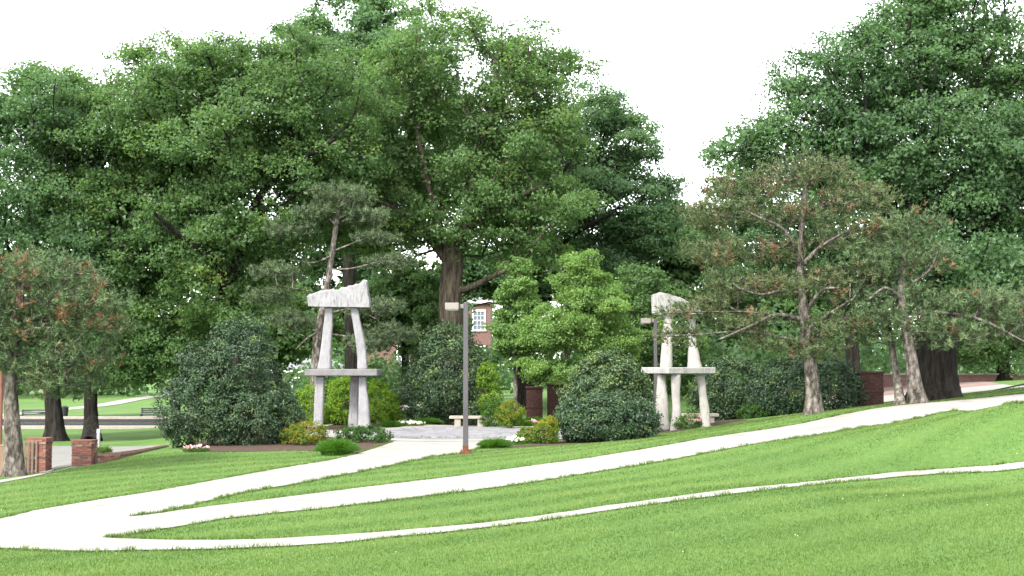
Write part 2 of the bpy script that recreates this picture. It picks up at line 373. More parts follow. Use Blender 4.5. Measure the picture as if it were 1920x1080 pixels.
def px(lst): return [gp(u, v) for u, v in lst]
A_up = px([(-260,1010),(-120,993),(0,974),(75,957),(200,936),(300,921),(400,902),(500,884),(600,867),(650,857),(700,842),(738,830)])
A_lo = px([(905,838),(868,850),(825,855),(750,870),(650,890),(550,909),(450,926),(370,945),(290,963),(245,970)])
B_up = px([(245,970),(300,964),(400,950),(500,938),(650,919),(750,907),(950,881),(1110,859),(1260,834),(1410,810),(1560,783),(1710,759),(1920,739)])
B_lo = px([(1920,756),(1810,771),(1710,787),(1560,811),(1460,826),(1360,843),(1240,866),(1110,887),(950,912),(750,937),(600,955),(450,970),(325,990),(240,1003),(195,1010)])
C_up = px([(195,1010),(300,1014),(450,1014),(600,1007),(750,996),(960,976),(1110,954),(1260,934),(1410,915),(1560,900),(1710,885),(1920,868)])
C_lo = px([(1920,879),(1710,893),(1560,907),(1410,923),(1260,942),(1160,956),(950,986),(750,1007),(600,1022),(400,1031),(250,1034),(150,1035),(0,1030),(-120,1028),(-260,1026)])
dB, dC = nrm((B_up[-1] - B_up[-4])[:2]), nrm((C_up[-1] - C_up[-4])[:2])   # both walks run on beyond the frame
top = [np.array([PLZ[0] - 3.5, PLZ[1] - 4]), np.array([PLZ[0] + 2.5, PLZ[1] - 4.5])]
PATH = smooth_line(A_up, 4) + [t for t in top] + smooth_line(A_lo, 4) + smooth_line(B_up, 4)[1:] + [B_up[-1][:2] + dB * 16, B_lo[0][:2] + dB * 16] + smooth_line(B_lo, 4) + smooth_line(C_up, 4)[1:] + [C_up[-1][:2] + dC * 16, C_lo[0][:2] + dC * 16] + smooth_line(C_lo, 4)
# worn edges: small random in/out steps of the turf line
_r = np.random.default_rng(3)
PATH = dens(PATH, .22); PATH = PATH + _r.normal(0, .022, PATH.shape)
sheet('concrete_path', PATH, .02, M['concrete'], .5)
circ = lambda c, r, n=64: [np.array([c[0] + r * math.cos(2 * math.pi * k / n), c[1] + r * math.sin(2 * math.pi * k / n)]) for k in range(n)]
sheet('plaza_ring', circ(PLZ, 6.1), .03, M['concrete'], .6)
sheet('plaza_paving', circ(PLZ, 5.0), .038, M['slate'], .6)
SHEETS = [PATH, circ(PLZ, 6.1)]
def bed(name, poly, mat='mulch', off=.012, step=.6):
    SHEETS.append(poly); return sheet(name, poly, off, M[mat], step)
bed('mulch_bed', smooth_line(px([(325,838),(350,845),(430,847),(520,846),(590,846),(650,853),(695,841),(733,830)]), 3) + [PLZ + np.array([-5.7, -1.5]), PLZ + np.array([-5.8, 2.]), np.array([-9.5, 58.]), np.array([-11.4, 52.])])
bed('mulch_bed', smooth_line(px([(925,842),(985,838),(1060,834),(1130,829),(1215,815),(1290,806),(1345,797),(1400,789)]), 3) + [np.array([9.6, 60.]), np.array([6.5, 57.]), PLZ + np.array([5.9, 1.]), PLZ + np.array([5.6, -2.2]), PLZ + np.array([4.2, -4.2])])
bed('mulch_bed', [PLZ + r * np.array([math.cos(a), math.sin(a)]) for r, an in ((6.05, np.linspace(.3, 2.95, 24)), (9.2, np.linspace(2.95, .3, 24))) for a in an], step=.8)
GATE_PAVE = px([(70,889),(103,881),(137,874),(178,866),(215,860),(312,838),(316,835),(94,837)])
SHEETS.append(GATE_PAVE); sheet('gate_pavement', GATE_PAVE, .025, M['gate_concrete'], .8)
THR = px([(-40,905),(0,901),(50,893),(70,889.5),(137,874.5),(133,876.5),(75,892),(50,897),(0,906),(-40,912)])
sheet('gate_threshold', THR, .018, M['concrete'], .8); SHEETS.append(THR)
def strip(name, pts, w, off=.03, mat='concrete'):
    P = np.array([p[:2] for p in smooth_line(pts, 5)]); t = nrm(np.gradient(P, axis=0)); nn = np.stack([-t[:, 1], t[:, 0]], -1)
    return sheet(name, list(P + nn * w / 2) + list((P - nn * w / 2)[::-1]), off, M[mat], 1.5)
strip('mall_path', px([(-80,785),(35,777),(120,768),(200,759),(260,748),(330,738)]), 2.6, .05)
strip('mall_path', px([(100,789),(180,786),(300,781),(420,778)]), 1.5, .05)
strip('mall_path', px([(560,800),(680,783),(760,765),(820,755)]), 1.6, .05)
RP = px([(1590,748),(1800,735),(1800,727),(1590,728)])
sheet('far_pavement', [np.array([15.5, 62]), np.array([22.8, 60]), np.array([24, 68]), np.array([15.5, 71])], .04, M['concrete'], 1.5)
sheet('pink_paving', [np.array([15.5, 71.2]), np.array([24, 68.2]), np.array([27, 84]), np.array([16, 86])], .04, M['pave_pink'], 1.5)

# ------------------------------------------------------------------ trees
def grow(root, trunk, targets, bf=.35, step=.7, rng=None, minh=.35, up=.25, guides=()):
    """joins every target to the nearest growing limb (short total path preferred); returns node arrays"""
    n0 = len(trunk); cap = n0 + len(targets) * 40 + len(guides) * 60; gl = []
    P = np.zeros((cap, 3)); par = np.full(cap, -1); plen = np.zeros(cap); D = np.zeros((cap, 3))
    for i, p in enumerate(trunk):
        P[i] = p
        if i: par[i] = i - 1; plen[i] = plen[i - 1] + np.linalg.norm(P[i] - P[i - 1]); D[i] = nrm(P[i] - P[i - 1])
    D[0] = (0, 0, 1); n = n0
    lo = int(n0 * minh)
    for g, r0 in guides:      # main limbs seen in the photo
        g = smooth3(g, 6); k = int(np.argmin(np.linalg.norm(P[:n0] - g[0], axis=1))); prev = k
        for q, pt in enumerate(g):
            P[n] = pt; par[n] = prev; plen[n] = plen[prev] + np.linalg.norm(pt - P[prev]) * .6; D[n] = nrm(pt - P[prev]); prev = n; gl.append((n, r0 * (1 - .7 * q / len(g)))); n += 1
    order = np.argsort(np.linalg.norm(targets - P[n0 - 1], axis=1) + rng.normal(0, .4, len(targets)))
    for ti in order:
        T = targets[ti]; d = np.linalg.norm(P[lo:n] - T, axis=1)
        pen = np.clip(P[lo:n, 2] - T[2], 0, None) * .8
        k = lo + int(np.argmin(d + bf * plen[lo:n] + pen)); dist = d[k - lo]
        m = max(1, int(dist / step)); m = min(m, 38)
        c = P[k] + D[k] * dist * .35 + np.array([0, 0, up * dist * .3])
        prev = k
        for q in range(1, m + 1):
            t = q / m; pt = (1 - t) ** 2 * P[k] + 2 * t * (1 - t) * c + t * t * T
            if q < m: pt = pt + rng.normal(0, .05 * step * 1.6, 3)
            P[n] = pt; par[n] = prev; plen[n] = plen[prev] + np.linalg.norm(pt - P[prev]); D[n] = nrm(pt - P[prev]); prev = n; n += 1
    return P[:n], par[:n], gl
def limbs(P, par, ntr, r_tr, tip=.012, ex=2.35, rmin=.012, maxfrac=.55, gl=()):
    n = len(P); acc = np.zeros(n); r = np.zeros(n)
    for i in range(n - 1, -1, -1):
        r[i] = max(tip, acc[i] ** (1 / ex)); 
        if par[i] >= 0: acc[par[i]] += r[i] ** ex
    k = r_tr[ntr - 1] * 1.0 / max(r[ntr - 1], 1e-6)
    k = min(max(k, .5), 1.6)
    r[ntr:] *= k; r[:ntr] = r_tr
    for i in range(ntr, n): r[i] = max(rmin, min(r[i], r[par[i]] * (.97 if par[i] >= ntr else maxfrac + .2)))
    for i, q in gl: r[i] = q
    kids = [[] for _ in range(n)]
    for i in range(n):
        if par[i] >= 0: kids[par[i]].append(i)
    mb_v, mb_f, off = [], [], 0
    starts = [(0, None)]; chains = []
    while starts:
        s, p = starts.pop(); ch = [p] if p is not None else []
        c = s
        while True:
            ch.append(c)
            if not kids[c]: break
            if c < ntr - 1: nxt = c + 1
            else: nxt = max(kids[c], key=lambda q: r[q])
            for q in kids[c]:
                if q != nxt: starts.append((q, c))
            c = nxt
        chains.append(ch)
    for ci, ch in enumerate(chains):
        pts = P[ch]; rad = r[ch].copy()
        if ci and len(ch) > 1: rad[0] = rad[1]
        big = rad.max(); sides = 26 if ci == 0 else 14 if big > .3 else 8 if big > .1 else 5 if big > .04 else 3
        t = nrm(np.gradient(pts, axis=0)) if len(pts) > 1 else np.array([[0, 0, 1.]])
        ref = np.where(np.abs(t[:, :1]) < .8, np.array([[1, 0, 0.]]), np.array([[0, 1, 0.]]))
        a = nrm(np.cross(t, ref)); b = np.cross(t, a)
        an = 2 * math.pi * np.arange(sides) / sides
        V = pts[:, None] + rad[:, None, None] * (np.cos(an)[None, :, None] * a[:, None] + np.sin(an)[None, :, None] * b[:, None])
        if ci == 0:
            rg = np.random.default_rng(int(abs(P[0][0]) * 100)); ph = rg.uniform(0, 6.28, 4); hh = pts[:, 2] - pts[0, 2]
            low = np.exp(-np.clip(hh, 0, 99) / .5)[:, None]
            mul = 1 + (.05 + .13 * low) * (np.sin(5 * an + ph[0])[None] + .6 * np.sin(3 * an + ph[1])[None]) * .7 + .022 * np.sin(11 * an + ph[2])[None] + rg.normal(0, .014, (len(pts), sides))
            V = pts[:, None] + (V - pts[:, None]) * mul[:, :, None]
        m = len(ch)
        ii = np.arange(m - 1)[:, None] * sides; kk = np.arange(sides)[None]; k2 = (kk + 1) % sides
        f = np.stack([ii + kk, ii + k2, ii + sides + k2, ii + sides + kk], -1).reshape(-1, 4)
        mb_v.append(V.reshape(-1, 3)); mb_f.append(f + off); off += m * sides
    return np.concatenate(mb_v), np.concatenate(mb_f)
def leaf_quads(Pc, N, L, Wd, rng, fold=.18):
    n = len(Pc); T = nrm(np.cross(N, rng.normal(size=(n, 3)))); B = np.cross(N, T)
    L = np.broadcast_to(L, (n,))[:, None]; Wd = np.broadcast_to(Wd, (n,))[:, None]
    base = Pc - T * L * .5; tipv = Pc + T * L * .5 - N * L * .12
    k = T * L * rng.uniform(-.1, .15, (n, 1))
    l = Pc + B * Wd * .5 + N * Wd * fold + k; r = Pc - B * Wd * .5 + N * Wd * fold + k
    V = np.stack([base, r, tipv, l], 1).reshape(-1, 3)
    return V, np.arange(n * 4).reshape(-1, 4)
def leaf_tris(Pc, N, L, Wd, rng):
    n = len(Pc); T = nrm(np.cross(N, rng.normal(size=(n, 3)))); B = np.cross(N, T); L = L[:, None]; Wd = Wd[:, None]
    q = Pc + T * L * rng.uniform(.05, .4, (n, 1))
    V = np.stack([Pc - T * L * .55, q + B * Wd * .6, q - B * Wd * .6 + N * Wd * .15], 1).reshape(-1, 3)
    return V, np.arange(n * 3).reshape(-1, 3)
def needle_tufts(Pc, A, k, L, wd, rng, spread=(.15, 1.5), shoot=.09):
    n = len(Pc); A = nrm(A)
    Pn = np.repeat(Pc, k, 0); An = np.repeat(A, k, 0); m = n * k
    rad = nrm(np.cross(An, rng.normal(size=(m, 3)))); th = rng.uniform(*spread, (m, 1))
    d = An * np.cos(th) + rad * np.sin(th)
    b = Pn + An * rng.uniform(-shoot, shoot * .4, (m, 1))
    side = nrm(np.cross(d, rng.normal(size=(m, 3)))) * wd * .5
    Ln = L * rng.uniform(.7, 1.15, (m, 1))
    V = np.stack([b - side, b + side, b + d * Ln], 1).reshape(-1, 3)
    return V, np.arange(m * 3).reshape(-1, 3)
def lobe(u, v, ru, rv, d, rd=None):
    c = at(u, v, d); s = d / FPX; rx = ru * s; rz = rv * s
    return c, np.array([rx, rd or (rx + rz) * .5 * 1.05, rz])
def in_ellipsoids(n, lobes, rng, shell=.0, pw=.75):
    w = np.array([l[1].prod() ** pw for l in lobes]); w /= w.sum()
    ids = rng.choice(len(lobes), n, p=w); C = np.array([l[0] for l in lobes])[ids]; R = np.array([l[1] for l in lobes])[ids]
    dirs = nrm(rng.normal(size=(n, 3))); rr = rng.uniform(shell ** 3, 1, (n, 1)) ** (1 / 3)
    return C + dirs * rr * R, dirs
def spaced(P, dmin):
    keep = []
    for i, p in enumerate(P):
        if not keep or (np.linalg.norm(P[keep] - p, axis=1) > dmin).all(): keep.append(i)
    return P[keep]
TRI = [0]
def broadleaf(name, label, base, trunk_px, r_base, r_top, lobes, seed, leaf='oak', bark='bark', nb=80, brad=(1.2, 2.0), ncl=16, nl=36, ls=(.2, .128), group=None, clr=.62, flare=1.5, tint0=.5, cat='tree', minh=.45, guides=()):
    rng = np.random.default_rng(seed); base = np.asarray(base, float)
    tr = smooth3([base + np.array([0, 0, -.15])] + [np.asarray(p, float) for p in trunk_px], 9)
    t = np.linspace(0, 1, len(tr)); r_tr = r_base + (r_top - r_base) * t
    hgt = tr[:, 2] - base[2]; r_tr = r_tr * (1 + (flare - 1) * np.exp(-np.clip(hgt, 0, 99) / .45))
    # boughs, then leaf clumps on the upper side of each bough
    bc, bd = in_ellipsoids(nb * 6, lobes, rng, .45); bc = spaced(bc, brad[0] * .82)[:nb]
    targets = []; crown_c = np.mean([l[0] for l in lobes], 0)
    btint = rng.normal(tint0, .13, len(bc))
    ct = []
    for k, c in enumerate(bc):
        R = rng.uniform(*brad); dd = nrm(rng.normal(size=(ncl, 3)) + np.array([0, 0, .35]) + nrm(c - crown_c) * .45)
        q = c + dd * np.array([R, R, R * .62]) * rng.uniform(.45, 1.0, (ncl, 1)); targets.append(q); ct += [btint[k]] * ncl
    targets = np.concatenate(targets); ct = np.array(ct)
    P, par, gl = grow(base, tr, targets, rng=rng, minh=minh, guides=guides)
    V, Fc = limbs(P, par, len(tr), r_tr, gl=gl)
    o = thing(name, label, cat, base, group)
    link('trunk', npmesh('trunk', V - base, Fc, M[bark], True), o)
    n = len(targets); cnt = rng.poisson(nl * 1.66 * rng.uniform(.6, 1.4, n)); idx = np.repeat(np.arange(n), cnt); m = len(idx)
    cr = rng.uniform(clr * .7, clr * 1.25, n)[idx][:, None]
    off = nrm(rng.normal(size=(m, 3))) * rng.uniform(0, 1, (m, 1)) ** .45 * cr * np.array([1, 1, .55])
    Pc = targets[idx] + off
    outward = nrm(targets[idx] - crown_c)
    N = nrm(np.array([0, 0, .4]) + outward * .45 + off / cr * .35 + rng.normal(0, .6, (m, 3)))
    sc = rng.uniform(.7, 1.25, m) * .76
    tint = np.clip(ct[idx] + rng.normal(0, .10, n)[idx] + rng.normal(0, .13, m), 0, 1)
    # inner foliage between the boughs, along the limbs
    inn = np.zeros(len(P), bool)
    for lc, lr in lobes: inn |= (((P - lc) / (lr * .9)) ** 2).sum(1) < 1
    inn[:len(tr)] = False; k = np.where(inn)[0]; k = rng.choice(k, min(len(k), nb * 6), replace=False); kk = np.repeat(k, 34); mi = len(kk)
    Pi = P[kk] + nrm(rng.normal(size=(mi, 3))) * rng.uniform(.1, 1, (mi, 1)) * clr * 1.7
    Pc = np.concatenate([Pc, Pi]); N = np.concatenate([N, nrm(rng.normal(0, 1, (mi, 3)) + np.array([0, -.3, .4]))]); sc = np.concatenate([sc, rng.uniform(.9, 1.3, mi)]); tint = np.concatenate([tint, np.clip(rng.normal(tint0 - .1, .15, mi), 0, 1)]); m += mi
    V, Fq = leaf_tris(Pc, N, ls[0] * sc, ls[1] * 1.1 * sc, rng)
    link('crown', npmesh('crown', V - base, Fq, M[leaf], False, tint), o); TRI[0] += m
    return o
def smooth3(pts, n=5):
    P = np.array(pts, float); P = np.vstack([2 * P[0] - P[1], P, 2 * P[-1] - P[-2]]); out = []
    for i in range(1, len(P) - 2):
        for t in np.linspace(0, 1, n, endpoint=False):
            a, b, c, d = P[i - 1], P[i], P[i + 1], P[i + 2]
            out.append(.5 * (2 * b + (c - a) * t + (2 * a - 5 * b + 4 * c - d) * t * t + (3 * b - a - 3 * c + d) * t ** 3))
    out.append(P[-2]); return np.array(out)
def pine(name, label, base, trunk_px, r_base, r_top, plates, seed, leaf='pine', ncl=240, ntuft=6, k=16, L=.17, wd=.03, brown=0., group=None, bf=.15, crad=.38, guides=()):
    rng = np.random.default_rng(seed); base = np.asarray(base, float)
    tr = smooth3([base + np.array([0, 0, -.15])] + [np.asarray(p, float) for p in trunk_px], 5)
    t = np.linspace(0, 1, len(tr)); r_tr = r_base + (r_top - r_base) * t
    r_tr *= 1 + .35 * np.exp(-np.clip(tr[:, 2] - base[2], 0, 99) / .3)
    plates = [(a_, b_ * np.array([1, 1, .66])) for a_, b_ in plates]
    c, d = in_ellipsoids(ncl * 3, plates, rng, .2, .55); tg = spaced(c, crad * .8)[:ncl]
    P, par, gl = grow(base, tr, tg, bf=bf, step=.5, rng=rng, minh=.28, up=-.12, guides=guides)
    V, Fc = limbs(P, par, len(tr), r_tr, tip=.007, rmin=.008, maxfrac=.32, gl=gl)
    o = thing(name, label, 'tree', base, group)
    link('trunk', npmesh('trunk', V - base, Fc, M['bark_pine'], True), o)
    n = len(tg); cnt = rng.poisson(ntuft, n); idx = np.repeat(np.arange(n), cnt); m = len(idx)
    off = nrm(rng.normal(size=(m, 3))) * rng.uniform(.1, 1, (m, 1)) ** .6 * crad * np.array([1.2, 1.2, .85])
    out = tg[idx] - tr[np.argmin(np.linalg.norm(tg[:, None] - tr[None], axis=2), 1)][idx]; out[:, 2] = 0
    A = nrm(np.array([0, 0, .75]) + nrm(out) * .55 + rng.normal(0, .35, (m, 3)))
    V, Ft = needle_tufts(tg[idx] + off, A, k, L, wd, rng)
    tc = np.clip(rng.normal(.36, .14, n), 0, .78); dead = rng.random(n) < brown; tc[dead] = rng.uniform(.82, .93, dead.sum())
    tt = np.clip(tc[idx] + rng.normal(0, .09, m), 0, 1)
    link('crown', npmesh('crown', V - base, Ft, M[leaf], False, np.repeat(tt, k)), o); TRI[0] += m * k
    return o

def T(*a): return at(*a)
def G_(d, r, pts, dy=-.5): return ([at(u, v, d + dy * k / max(1, len(pts) - 1)) for k, (u, v) in enumerate(pts)], r)
# --- the oaks and other broadleaved trees
b = gp(103, 827); d = b[1]
broadleaf('oak_tree', 'large oak with flared dark trunk left of the thinner trunk, beyond the gate', b,
    [T(102,790,d), T(98,740,d), T(95,660,d), T(90,560,d)], .41, .3, [lobe(20,330,190,190,d), lobe(110,480,170,130,d), lobe(-60,560,150,100,d), lobe(120,620,120,60,d,3), lobe(90,240,130,110,d)], 11, leaf='oak_deep', group='old oaks', flare=1.65)
b = gp(172, 827); d = b[1] + 1
broadleaf('oak_tree', 'oak with straight slim dark trunk standing beside the grey marker post', b,
    [T(171,790,d), T(170,740,d), T(172,660,d), T(185,560,d)], .33, .24, [lobe(220,280,130,140,d), lobe(330,190,90,70,d), lobe(140,210,90,70,d), lobe(260,480,120,130,d), lobe(170,400,90,120,d), lobe(240,660,75,65,d,3), lobe(300,620,90,80,d,3)], 12, leaf='oak', nb=84, group='old oaks', flare=1.5)
b = on(450, 64); d = 64
broadleaf('oak_tree', 'spreading oak with dark leaning limbs left of the grey stone sculpture', b,
    [T(452,740,d), T(450,650,d), T(430,560,d), T(405,500,d)], .5, .34, [lobe(400,240,170,150,d), lobe(430,150,110,70,d), lobe(320,150,80,60,d), lobe(380,330,110,80,d), lobe(560,210,140,125,d), lobe(290,420,130,100,d), lobe(470,400,160,100,d), lobe(440,540,120,70,d), lobe(600,330,110,90,d)], 13, leaf='oak', nb=130, tint0=.52, group='old oaks', minh=.5,
    guides=[G_(d,.24,[(430,555),(405,500),(380,470),(330,435),(290,400)],-3.5), G_(d,.22,[(432,540),(470,400),(520,330),(580,290),(630,260)],-3.5), G_(d,.2,[(420,520),(410,420),(400,300),(395,220)],-2.5)])
d = 86; b = on(660, d)
broadleaf('tall_tree', 'tall paler tree whose top rises behind the oaks at upper centre left', b,
    [T(660,650,d), T(655,500,d), T(655,330,d)], .5, .3, [lobe(660,110,125,135,d), lobe(560,150,80,90,d), lobe(740,120,70,100,d), lobe(650,280,140,90,d), lobe(720,60,50,60,d), lobe(850,300,120,120,d), lobe(760,380,90,80,d), lobe(960,330,80,80,d)], 14, leaf='oak_pale', nb=100, nl=36, ls=(.28,.18), flare=1.2)
d = 68; b = on(848, d)
broadleaf('oak_tree', 'big central oak with stout brown trunk directly behind the street lamp', b,
    [T(848,700,d), T(846,620,d), T(845,540,d), T(855,440,d)], .72, .5, [lobe(850,150,185,125,d), lobe(750,260,140,120,d), lobe(970,240,120,125,d), lobe(700,410,110,80,d), lobe(860,370,150,110,d), lobe(1000,420,110,90,d), lobe(660,330,90,80,d), lobe(1030,160,60,80,d)], 15, leaf='oak', bark='bark_warm', nb=125, tint0=.6, group='old oaks', minh=.72, flare=1.3,
    guides=[G_(d,.2,[(850,545),(880,540),(912,524),(945,508),(990,480)],-1.5), G_(d,.32,[(850,480),(876,400),(888,330),(905,250),(930,180)],-2.2), G_(d,.3,[(846,490),(818,410),(800,330),(780,240)],-2.2), G_(d,.24,[(850,470),(900,410),(950,380),(1010,350)],-2.2), G_(d,.2,[(844,500),(790,430),(740,390),(690,370)],-3)])
d = 77; b = on(985, d)
broadleaf('oak_tree', 'dark oak sloping down to the right of the big central oak', b,
    [T(985,700,d), T(990,620,d), T(1000,540,d), T(1015,470,d)], .5, .36, [lobe(1080,310,100,105,d), lobe(1110,225,65,65,d), lobe(1165,270,55,60,d), lobe(1150,330,85,100,d), lobe(1190,430,90,80,d), lobe(1040,450,110,90,d), lobe(1120,510,130,60,d), lobe(1235,390,35,45,d,2)], 16, leaf='oak_deep', nb=104, group='old oaks', minh=.6,
    guides=[G_(d,.24,[(1005,520),(1040,470),(1090,430),(1150,400)],-4), G_(d,.24,[(1000,530),(1010,440),(1030,370),(1070,300)],-4)])
b = gp(1756, 750); d = b[1]
broadleaf('oak_tree', 'massive oak with very thick dark trunk on the right, behind the leaning pine', b,
    [T(1756,700,d), T(1758,640,d), T(1768,560,d), T(1785,450,d)], .78, .55, [lobe(1470,290,130,60,d), lobe(1560,180,90,85,d), lobe(1710,110,110,110,d), lobe(1800,300,170,150,d), lobe(1640,310,140,90,d), lobe(1850,110,70,100,d), lobe(1930,400,130,120,d), lobe(1760,30,100,60,d), lobe(1600,240,110,90,d), lobe(1940,220,100,110,d), lobe(1790,480,110,50,d-2,2.5), lobe(1870,530,110,45,d-2,2.5)], 17, leaf='oak_deep', nb=178, brad=(.95,1.6), ls=(.17,.108), clr=.52, ncl=15, nl=33, tint0=.55, group='old oaks', flare=1.35, minh=.6)
d = 72; b = on(1600, d)
broadleaf('background_tree', 'dense green tree behind the brown pine on the right', b,
    [T(1600,690,d), T(1595,600,d), T(1590,500,d)], .4, .28, [lobe(1570,430,150,100,d), lobe(1430,470,100,90,d), lobe(1680,520,120,80,d), lobe(1400,360,50,50,d,3)], 18, leaf='oak_deep', nb=66, group='trees behind the garden', flare=1.3)
d = 80; b = on(1880, d)
broadleaf('background_tree', 'low hanging green tree at the right edge by the handrail', b,
    [T(1880,680,d), T(1878,620,d), T(1870,540,d)], .35, .25, [lobe(1850,560,150,75,d), lobe(1830,650,70,35,d,3), lobe(1950,600,80,80,d)], 19, leaf='oak', nb=46, group='trees behind the garden')
d = 92; b = on(1260, d)
broadleaf('background_tree', 'mid green tree filling the gap under the sky notch right of centre', b,
    [T(1260,680,d), T(1258,600,d), T(1255,520,d)], .35, .25, [lobe(1240,480,100,80,d), lobe(1310,470,70,70,d), lobe(1200,570,90,60,d)], 20, leaf='oak', nb=56, nl=26, ls=(.33,.21), group='trees behind the garden')
d = 98; b = on(1480, d)
broadleaf('background_tree', 'mid green tree seen through the lower boughs of the brown pine', b,
    [T(1480,690,d), T(1478,640,d), T(1475,580,d)], .3, .2, [lobe(1420,560,80,70,d), lobe(1340,580,70,60,d), lobe(1520,580,80,70,d), lobe(1400,640,80,40,d), lobe(1540,650,80,40,d), lobe(1130,600,60,50,d)], 29, leaf='oak', nb=64, nl=22, ls=(.36,.24), group='trees behind the garden')
d = 96; b = on(760, d)
broadleaf('background_tree', 'shaded green tree between the grey pine and the central oak trunk', b,
    [T(760,690,d), T(758,640,d), T(755,580,d)], .3, .2, [lobe(770,560,75,60,d), lobe(690,600,80,60,d), lobe(800,620,45,40,d,3)], 21, leaf='oak', nb=44, nl=26, ls=(.34,.22), group='trees behind the garden')
d = 90; b = on(330, d)
broadleaf('background_tree', 'green tree behind the dark holly left of the oaks', b,
    [T(330,690,d), T(330,640,d), T(335,600,d)], .3, .2, [lobe(340,640,90,60,d), lobe(430,640,80,60,d), lobe(520,620,90,70,d)], 22, leaf='oak', nb=52, nl=26, ls=(.34,.22), group='trees behind the garden')
d = 100; b = on(174, d)
broadleaf('background_tree', 'dim green tree filling the gaps behind the left oaks', b,
    [T(174,690,d), T(172,600,d), T(160,500,d)], .35, .25, [lobe(60,500,130,100,d), lobe(200,560,130,80,d), lobe(330,480,110,90,d), lobe(230,380,110,80,d), lobe(400,290,90,110,d), lobe(280,250,80,80,d)], 26, leaf='oak_pale', nb=96, nl=22, ls=(.38,.25), group='trees behind the garden')
d = 112; b = on(820, d)
broadleaf('background_tree', 'dim green tree hiding most of the brick building behind the central trunk', b,
    [T(820,690,d), T(822,650,d), T(825,610,d)], .25, .18, [lobe(840,610,34,60,d), lobe(800,600,40,60,d), lobe(900,540,40,14,d,2), lobe(935,515,60,32,d,2.5), lobe(880,500,50,35,d,2.5), lobe(985,560,40,40,d,2), lobe(895,665,34,18,d,2), lobe(770,560,40,50,d)], 28, leaf='oak_pale', nb=90, brad=(.8,1.3), nl=22, ls=(.33,.22), group='trees behind the garden')
d = 105; b = on(520, d)
broadleaf('background_tree', 'dim green tree filling the gaps behind the grey pine', b,
    [T(520,690,d), T(520,600,d), T(530,500,d)], .35, .25, [lobe(450,480,110,80,d), lobe(580,480,110,90,d), lobe(660,400,90,80,d), lobe(700,520,70,70,d)], 27, leaf='oak_pale', nb=64, nl=22, ls=(.38,.25), group='trees behind the garden')
# bright small trees behind the plaza
d = 60; b = on(1075, d)
broadleaf('dogwood_tree', 'bright lime green small tree with layered boughs between lamp and cream sculpture', b,
    [T(1072,760,d), T(1065,720,d), T(1062,650,d), T(1065,560,d)], .09, .05, [lobe(1075,570,65,60,d), lobe(1040,625,75,50,d), lobe(1125,610,65,55,d), lobe(1085,510,30,30,d,1.2), lobe(1030,690,60,25,d,1.2), lobe(1140,670,55,40,d), lobe(1120,545,40,30,d,1.2)], 23, leaf='bright', bark='twig', nb=80, brad=(.4,.75), ncl=12, nl=60, ls=(.12,.075), clr=.34, flare=1.1, tint0=.62, minh=.3)
d = 62; b = on(966, d)
broadleaf('slender_tree', 'slender green tree with thin grey trunk left of the lime green tree', b,
    [T(967,730,d), T(965,690,d), T(962,640,d), T(965,560,d)], .09, .05, [lobe(970,560,34,45,d), lobe(962,620,32,38,d), lobe(990,635,45,45,d), lobe(975,515,18,25,d,.6), lobe(945,668,30,18,d,.8)], 24, leaf='bright', bark='bark_pine', nb=46, brad=(.4,.7), ncl=9, nl=45, ls=(.14,.09), clr=.32, flare=1.1, tint0=.4, minh=.4)
d = 66; b = on(1190, d)
broadleaf('leafy_tree', 'mid green leafy tree behind the far lamp post', b,
    [T(1190,740,d), T(1188,690,d), T(1190,640,d)], .12, .08, [lobe(1190,570,75,70,d), lobe(1240,640,70,60,d), lobe(1180,650,60,50,d), lobe(1290,700,70,45,d)], 25, leaf='oak', bark='twig', nb=44, brad=(.6,1.0), ncl=11, nl=55, ls=(.16,.1), clr=.42, tint0=.6, flare=1.1, minh=.4)
# --- pines
b = gp(26, 893); d = b[1]
pine('pine_tree', 'stocky pine at left edge with browned needles, trunk beside the picket gate', b,
    [T(25,840,d), T(22,780,d), T(20,700,d), T(30,600,d), T(45,510,d)], .27, .1,
    [lobe(50,500,100,40,d), lobe(120,520,70,40,d,2), lobe(30,560,120,40,d), lobe(160,570,70,40,d,2), lobe(60,620,130,35,d), lobe(180,610,55,30,d,1.5), lobe(40,680,110,30,d), lobe(150,670,75,30,d,1.5), lobe(120,715,75,25,d,1.5), lobe(-60,600,90,90,d)], 31, ncl=900, ntuft=7, brown=.14, L=.16)
d = 61; b = on(592, d)
pine('pine_tree', 'grey green pine with crooked bare trunk rising behind the grey sculpture', b,
    [T(592,690,d), T(598,620,d), T(610,560,d), T(622,480,d), T(632,410,d), T(636,370,d)], .24, .07,
    [lobe(640,370,62,26,d,1.8), lobe(600,400,50,18,d,1.5), lobe(685,405,45,18,d,1.5), lobe(545,430,50,18,d,1.4), lobe(700,445,42,16,d,1.3), lobe(735,490,50,16,d,1.4), lobe(520,510,55,18,d,1.4), lobe(505,555,45,18,d,1.2), lobe(700,575,60,22,d,1.5), lobe(735,625,55,24,d,1.5), lobe(690,640,50,26,d,1.5), lobe(545,600,45,20,d,1.3)], 32, leaf='pine_grey', ncl=520, ntuft=6, wd=.036, L=.2,
    guides=[G_(d,.05,[(624,478),(590,492),(545,488)],-1), G_(d,.05,[(626,470),(665,455),(700,440)],-1), G_(d,.055,[(612,555),(575,545),(520,535)],-1), G_(d,.06,[(600,620),(575,635),(555,655)],-1), G_(d,.045,[(618,505),(660,503),(710,490)],-1), G_(d,.05,[(606,590),(660,580),(710,600)],-1)])
b = gp(1525, 776); d = b[1]
